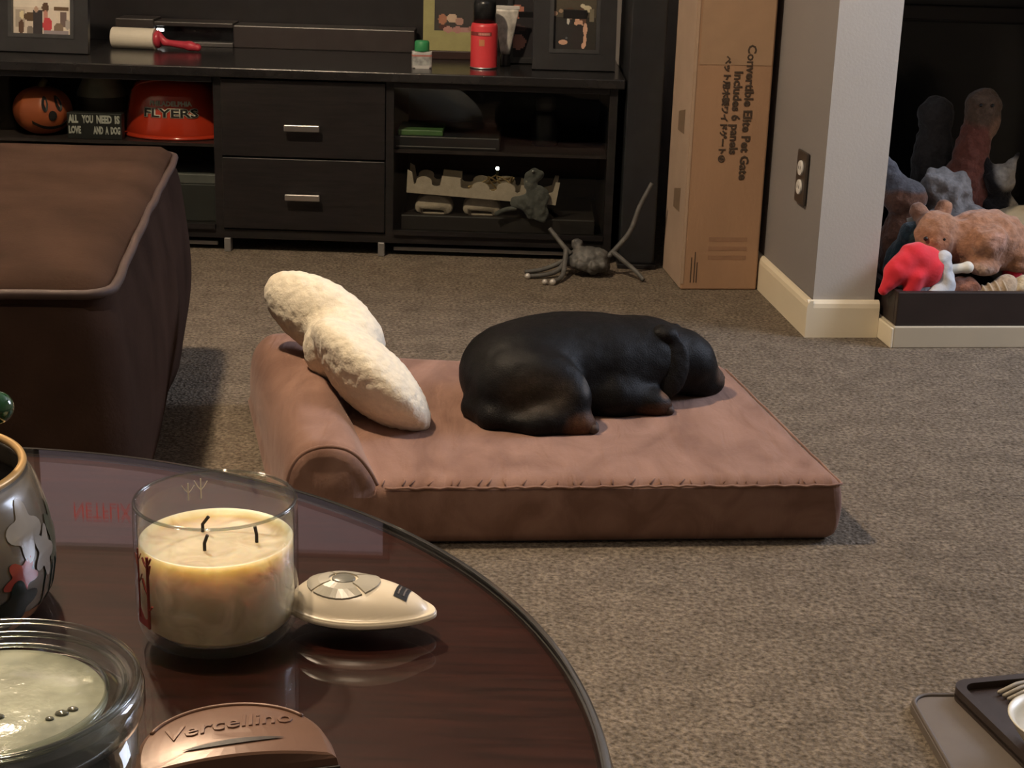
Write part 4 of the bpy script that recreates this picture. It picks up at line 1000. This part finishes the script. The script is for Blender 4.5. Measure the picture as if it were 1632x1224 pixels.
# ================================================================== CREAM REMOTE POD
rm = thing('pod_remote', 'cream teardrop remote control pod with a ring of buttons', 'remote control', (-.100, .943, TZ), R(-9))
def tear(s, z, n=64, tip=.056, tail=.043, wid=.030):
    pts = []
    for i in range(n):
        a = 2*PI*i/n; c_, s_ = math.cos(a), math.sin(a)
        x = (tip if c_ > 0 else tail)*(abs(c_)**(.92 if c_ > 0 else 1))*(1 if c_ > 0 else -1)
        w_ = wid*(1-.30*max(0, c_)**1.5) if c_ > 0 else wid
        pts.append((x*s, w_*s_*s, z))
    return pts
def loft(rings):
    b_ = bmesh.new(); R_ = [[b_.verts.new(p) for p in r_] for r_ in rings]; n_ = len(R_[0])
    for a, c in zip(R_, R_[1:]):
        for k in range(n_): b_.faces.new((a[k], a[(k+1) % n_], c[(k+1) % n_], c[k]))
    b_.faces.new(R_[0][::-1]); b_.faces.new(R_[-1]); return b_
CRM = M('cream_plastic', (.76, .66, .50), .32, var=.03)
def dome_z(x, y):
    d = math.hypot((x+.005)/.0355 if x < -.005 else (x+.005)/.056, y/.0265); return .0138+.0160*max(0, 1-d**2.8)**.75
top = [tear(1, .0095), tear(1.0, .0135)]
for s in np.linspace(.985, .03, 34): top.append([(x-.0, y, dome_z(x, y)) for x, y, _ in tear(s, 0)])
obj('shell', loft(top), CRM, rm, smooth=True)
obj('rim', loft([tear(.985, .0090), tear(1.012, .0100), tear(1.012, .0122), tear(.99, .0130)]), CRM, rm, smooth=True)
obj('underside', loft([tear(.45, .0), tear(.62, .002), tear(.90, .0075), tear(.985, .0094)]), M('dark_underside', (.10, .085, .065), .4), rm, smooth=True)
GB = M('grey_button', (.40, .37, .30), .22, var=.04)
C0 = (-.005, 0)
for q in range(4):
    b = bmesh.new(); a0, a1 = R(-42+90*q), R(42+90*q); gi, gm, go = [], [], []
    for i in range(9):
        a = a0+(a1-a0)*i/8
        for rr, lst in ((.0086, gi), (.0150, gm), (.0215, go)):
            x, y = C0[0]+rr*1.12*math.cos(a), rr*.93*math.sin(a); lst.append(b.verts.new((x, y, dome_z(x, y)+.0013)))
    for i in range(8): b.faces.new((gi[i], gm[i], gm[i+1], gi[i+1])); b.faces.new((gm[i], go[i], go[i+1], gm[i+1]))
    ext = bmesh.ops.extrude_face_region(b, geom=b.faces[:])
    for g in ext['geom']:
        if isinstance(g, bmesh.types.BMVert): g.co.z -= .003
    obj('button', b, GB, rm, smooth=False)
obj('center_button', lathe([(0, .0280), (.0070, .0280), (.0070, .0303), (.0062, .0308), (0, .0309)], 28, sx=1.1), M('dark_grey_button', (.16, .155, .125), .3), rm, (C0[0], 0, 0), smooth=True)
b = bmesh.new(); L1 = []
for i in range(5):
    row = []
    for j in range(6):
        x = .030+.0085*i/4; y = -.0085+.017*j/5; row.append(b.verts.new((x, y, dome_z(x, y)+.0005)))
    L1.append(row)
for i in range(4):
    for j in range(5): b.faces.new((L1[i][j], L1[i+1][j], L1[i+1][j+1], L1[i][j+1]))
lbl = obj('label', b, M('label_black', (.010, .009, .009), .45), rm)
for i, x in enumerate((.0325, .0360)):
    b = bmesh.new(); vs = []
    for j in range(5):
        y = -.0055+.011*j/4; vs.append([b.verts.new((x+o, y, dome_z(x+o, y)+.0008)) for o in (-.0005, .0005)])
    for a, c in zip(vs, vs[1:]): b.faces.new((a[0], a[1], c[1], c[0]))
    obj('label_print', b, M('label_grey_print', (.12, .10, .09), .5), lbl)

# ================================================================== GLASS LIDDED JAR (bottom left)
gj = thing('glass_jar', 'heavy clear glass jar with a thick lid and pale green wax, nearest the camera', 'jar', (-.247, .685, TZ)); gj.scale = (1.07, 1.07, 1.03)
TG = thin_glass('thick_glass', (.90, .93, .91), 1.52, .02)
obj('jar_wall', lathe([(0, 0), (.058, 0), (.063, .004), (.0645, .012), (.0645, .066), (.0605, .066), (.0600, .014), (.056, .008), (0, .008)], 80), TG, gj, smooth=True)
obj('wax', lathe([(0, .009), (.055, .009), (.0592, .016), (.0595, .040), (.0585, .042), (0, .041)], 64), M('dark_candle_wax', (.045, .040, .035), .5), gj, smooth=True)
RG = thin_glass('lid_glass', (.86, .88, .85), 1.9, .06)
obj('lid_ring', lathe([(.0505, .0745), (.053, .0745), (.058, .071), (.064, .067), (.0672, .068), (.0682, .072), (.0682, .079), (.0668, .0835), (.064, .0845), (.061, .083), (.0585, .0795), (.054, .0775), (.0505, .0785)], 90, caps=False), RG, gj, smooth=True)
obj('lid_rim', tube([(.0655*math.cos(a), .0655*math.sin(a), .0846) for a in np.linspace(0, 2*PI, 80, endpoint=False)], .0014, 8, closed=True), RG, gj, smooth=True)
obj('lid_step', tube([(.0595*math.cos(a), .0595*math.sin(a), .0805) for a in np.linspace(0, 2*PI, 80, endpoint=False)], .0017, 8, closed=True), RG, gj, smooth=True)
obj('lid_inner_rim', tube([(.0512*math.cos(a), .0512*math.sin(a), .0785) for a in np.linspace(0, 2*PI, 80, endpoint=False)], .0012, 8, closed=True), RG, gj, smooth=True)
obj('lid_disc', lathe([(0, .0725), (.0510, .0725), (.0515, .0745), (.050, .0765), (.02, .0762), (0, .0765)], 64), M('frosted_green_glass', (.36, .37, .275), .16, var=.35, scale=38, bump=.35, bscale=70, coat=.6), gj, smooth=True)
for a, r_, s in ((200, .012, .0022), (300, .016, .002), (345, .036, .0025), (352, .039, .002), (335, .034, .0016)):
    obj('bubble', ball((r_*math.cos(R(a)), r_*math.sin(R(a)), .0768), s, u=10, v=6, s=(1.3, 1, .5)), M('bubble_dark', (.10, .10, .07), .1, coat=1), gj, smooth=True)

# ================================================================== BROWN EMBOSSED TIN (bottom centre)
bx = thing('brown_case', 'bronze brown domed plastic case with raised script lettering', 'case', (-.139, .7285, TZ), R(16))
BRZ = M('bronze_plastic', (.165, .088, .056), .34, var=.08, scale=30, metal=.15)
def dshape(s, z, n=40):
    w, d = .052*s, .060*s
    pts = [(w*math.cos(PI*i/n), -.020*s+d*math.sin(PI*i/n)**.75, z) for i in range(n+1)]
    return pts+[(-w+2*w*i/12, -.020*s, z) for i in range(1, 12)]
def dz(x, y):
    e = math.hypot(x/.054, (y-.004)/.048); return .033+.007*max(0, 1-e*e)
rg = [dshape(.97, 0), dshape(1.0, .004), dshape(1.0, .027), dshape(.985, .0305)]
for s in (.95, .90, .82, .72, .6, .48, .35, .2): rg.append([(x, y, dz(x, y)-.001*(s > .92)) for x, y, _ in dshape(s, 0)])
obj('shell', loft(rg), BRZ, bx, smooth=False)
obj('front_panel', box(-.053, .053, -.0215, -.0195, .001, .0265, .0006), M('case_dark_front', (.016, .010, .008), .4), bx)
arc = [(.0455*math.cos(a), -.010+.044*math.sin(a)**.8, 0) for a in np.linspace(.55, PI-.5, 30)]
obj('ridge', tube([(x, y, dz(x, y)+.0004) for x, y, _ in arc], .0011, 8), BRZ, bx, smooth=True)
me = text_mesh('Vercellino', .0165, .0006, matrix=Matrix.Rotation(R(6), 4, 'Z') @ Matrix(((1, .25, 0, 0), (0, 1, 0, 0), (0, 0, 1, 0), (0, 0, 0, 1))), bevel=.0002)
for v in me.vertices: v.co.z += dz(v.co.x, v.co.y+.010)
obj('raised_lettering', me, BRZ, bx, (0, .010, .0))
sl = bmesh.new(); vs = []
for i in range(17):
    x = -.026+.052*i/16; w_ = .0022*math.sin(PI*i/16)**.7+.0001; y = -.0095+.0025*i/16
    vs.append((sl.verts.new((x, y-w_, dz(x, y)+.0006)), sl.verts.new((x, y+w_, dz(x, y)+.0006))))
for a, c in zip(vs, vs[1:]): sl.faces.new((a[0], c[0], c[1], a[1]))
obj('slot', sl, M('slot_dark', (.012, .007, .005), .5), bx)

# ================================================================== PAINTED POT (left edge)
pt = thing('painted_pot', 'glazed pot with gold rim and painted leaves at the left edge', 'pot', (-.394, .945, TZ))
prp = [(.074, .0), (.090, .003), (.0962, .014), (.0985, .030), (.0980, .045), (.0950, .064), (.0895, .082), (.0825, .095)]
GL = M('smoky_glaze', (.12, .100, .075), .22, var=.35, scale=12, coat=.25)
b = lathe([(0, 0)]+prp+[(.0800, .0955), (.079, .09), (.084, .07), (.086, .03), (.07, .01), (0, .009)], 96)
obj('body', b, GL, pt, smooth=True)
obj('gold_rim', tube([(.0812*math.cos(a), .0812*math.sin(a), .0957) for a in np.linspace(0, 2*PI, 96, endpoint=False)], .0028, 8, closed=True), M('gold_glaze', (.50, .31, .12), .35, metal=.35, var=.08), pt, smooth=True)
obj('dark_disc', lathe([(0, .074), (.080, .074), (.0805, .078), (0, .079)], 64), M('glossy_black', (.006, .006, .007), .06, coat=1, bump=.25, bscale=35), pt, smooth=True)  # near-black glossy disc closing the pot below the rim
def on_pot(name, pts, mat, off=.0007):
    """painted patch laid on the pot's surface: pts of (angle deg, height)"""
    bmm = bmesh.new(); c_ = (sum(p[0] for p in pts)/len(pts), sum(p[1] for p in pts)/len(pts))
    def Q(a, z):
        r_ = np.interp(z, [p[1] for p in prp], [p[0] for p in prp])+off; return (r_*math.cos(R(a)), r_*math.sin(R(a)), z)
    rings_ = []
    for s in (.02, .35, .7, 1): rings_.append([bmm.verts.new(Q(c_[0]+(a-c_[0])*s, c_[1]+(z-c_[1])*s)) for a, z in pts])
    n_ = len(pts)
    for a, c in zip(rings_, rings_[1:]):
        for k in range(n_): bmm.faces.new((a[k], a[(k+1) % n_], c[(k+1) % n_], c[k]))
    bmm.faces.new(rings_[0]); obj(name, bmm, mat, pt, smooth=True)
def leafpts(a, z, ra, rz, lobes=5, ph=0): return [(a+ra*(1+.28*math.cos(lobes*q+ph))*math.cos(q), z+rz*(1+.28*math.cos(lobes*q+ph))*math.sin(q)) for q in np.linspace(0, 2*PI, 40, endpoint=False)]
gk = dict(rough=.22, coat=.25)
PALE = M('pale_leaf_glaze', (.30, .27, .23), var=.15, **gk); SAGE = M('sage_leaf_glaze', (.085, .105, .072), var=.2, **gk)
REDG = M('red_leaf_glaze', (.34, .055, .035), var=.15, **gk); DKG = M('dark_green_glaze', (.012, .022, .017), var=.2, **gk); ORG = M('amber_glaze', (.25, .10, .04), var=.2, **gk)
on_pot('painted_leaf', leafpts(-14, .066, 9, .016, 4, .5), PALE); on_pot('painted_leaf', leafpts(-4, .046, 7, .014, 5, 1), PALE, .0009)
on_pot('painted_leaf', leafpts(9, .048, 7, .020, 5, .3), SAGE); on_pot('painted_leaf', leafpts(-21, .040, 8, .010, 5, 2), REDG)
on_pot('painted_leaf', leafpts(-24, .024, 9, .012, 4, 0), DKG, .001); on_pot('painted_leaf', leafpts(-18, .009, 10, .005, 3, 0), ORG)
on_pot('painted_leaf', leafpts(-48, .055, 13, .02, 5, 1.3), SAGE); on_pot('painted_leaf', leafpts(-75, .04, 12, .02, 5, 1.3), REDG)
for a in (-8, 0, 7): on_pot('painted_stem', [(a-.7, .008), (a+.7, .008), (a+3.5, .034), (a+2.5, .034)], DKG, .0008)
gs = thing('green_glass_stirrer', 'green glass ball on a stick rising from the painted pot', 'stirrer', (-.3315, .960, TZ+.074))
obj('stick', tube([(-.02, .0, -.003), (.003, .0, .052)], .0013, 8), M('stirrer_steel', (.4, .4, .4), .3, metal=1), gs, smooth=True)
obj('ball', ball((.004, 0, .060), .0105, u=24, v=16), M('green_glass_ball', (.010, .060, .022), .08, var=.1, coat=1), gs, smooth=True)

# ================================================================== FLOOR TRAY AND MAT (bottom right)
mt_ = thing('taupe_mat', 'thin taupe rubber mat on the carpet under the dark tray', 'mat', (.484, 1.718, 0), R(3))
TP = M('taupe_rubber', (.135, .110, .088), .55, var=.06, scale=30)
b = prism(rrect(0, .62, -.60, 0, .028, 8), 0, .010, .003); obj('sheet', b, TP, mt_)
lp = [Vector((x, y, .0105)) for x, y in rrect(.004, .616, -.596, -.004, .026, 8)]
obj('edge_shade', tube(lp, .0028, 6, closed=True), M('taupe_shade', (.09, .072, .058), .55), mt_, smooth=True)  # darker bead paints the shadow outline round the mat
ft = thing('serving_tray', 'dark brown tray with a ribbed insert holding a white bowl', 'tray', (.536, 1.722, .0105), R(14))
DT = M('espresso_plastic', (.028, .017, .013), .4, var=.15)
shr = Matrix.Identity(4)
b = prism(rrect(0, .50, -.42, 0, .022, 8), 0, .008); b.transform(shr); obj('tray_floor', b, DT, ft)
def ring_wall(o, i, z0, z1):
    b_ = bmesh.new(); A_ = rrect(o, .50-o, -.42+o, -o, .022, 8); B_ = rrect(i, .50-i, -.42+i, -i, .016, 8); n_ = len(A_)
    L4 = [[b_.verts.new((x, y, z)) for x, y in P_] for P_, z in ((A_, z0), (A_, z1), (B_, z1), (B_, z0+.002))]
    for a, c in zip(L4, L4[1:]):
        for k in range(n_): b_.faces.new((a[k], a[(k+1) % n_], c[(k+1) % n_], c[k]))
    b_.transform(shr); return b_
obj('rim', ring_wall(0, .011, .004, .017), DT, ft)
RB = M('ribbed_grey', (.34, .30, .235), .5, var=.06)
for i in range(28):
    y = -.030-.0086*i; b = bmesh.new()
    x0 = .050+.004*math.sin(i*.4)
    tube([(x0, y-.0, .012), (x0+.03, y+.012, .0135), (x0+.20, y+.045, .0135)], [.0026, .0031, .0031], 6, bm=b); b.transform(shr)
    obj('rib', b, RB, ft, smooth=True)
wb = thing('white_bowl', 'round white ceramic bowl on the ribbed tray', 'bowl', (.627, 1.564, .0285), 0)
WC = M('white_ceramic', (.66, .62, .50), .3, var=.03)
obj('bowl', lathe([(0, 0), (.04, 0), (.045, .004), (.058, .022), (.066, .036), (.068, .038), (.066, .0385), (.058, .030), (.045, .012), (0, .009)], 56), WC, wb, smooth=True)
obj('foot_ring', lathe([(.030, -.003), (.040, -.003), (.040, .002), (.030, .002)], 40, caps=False), WC, wb, smooth=True)
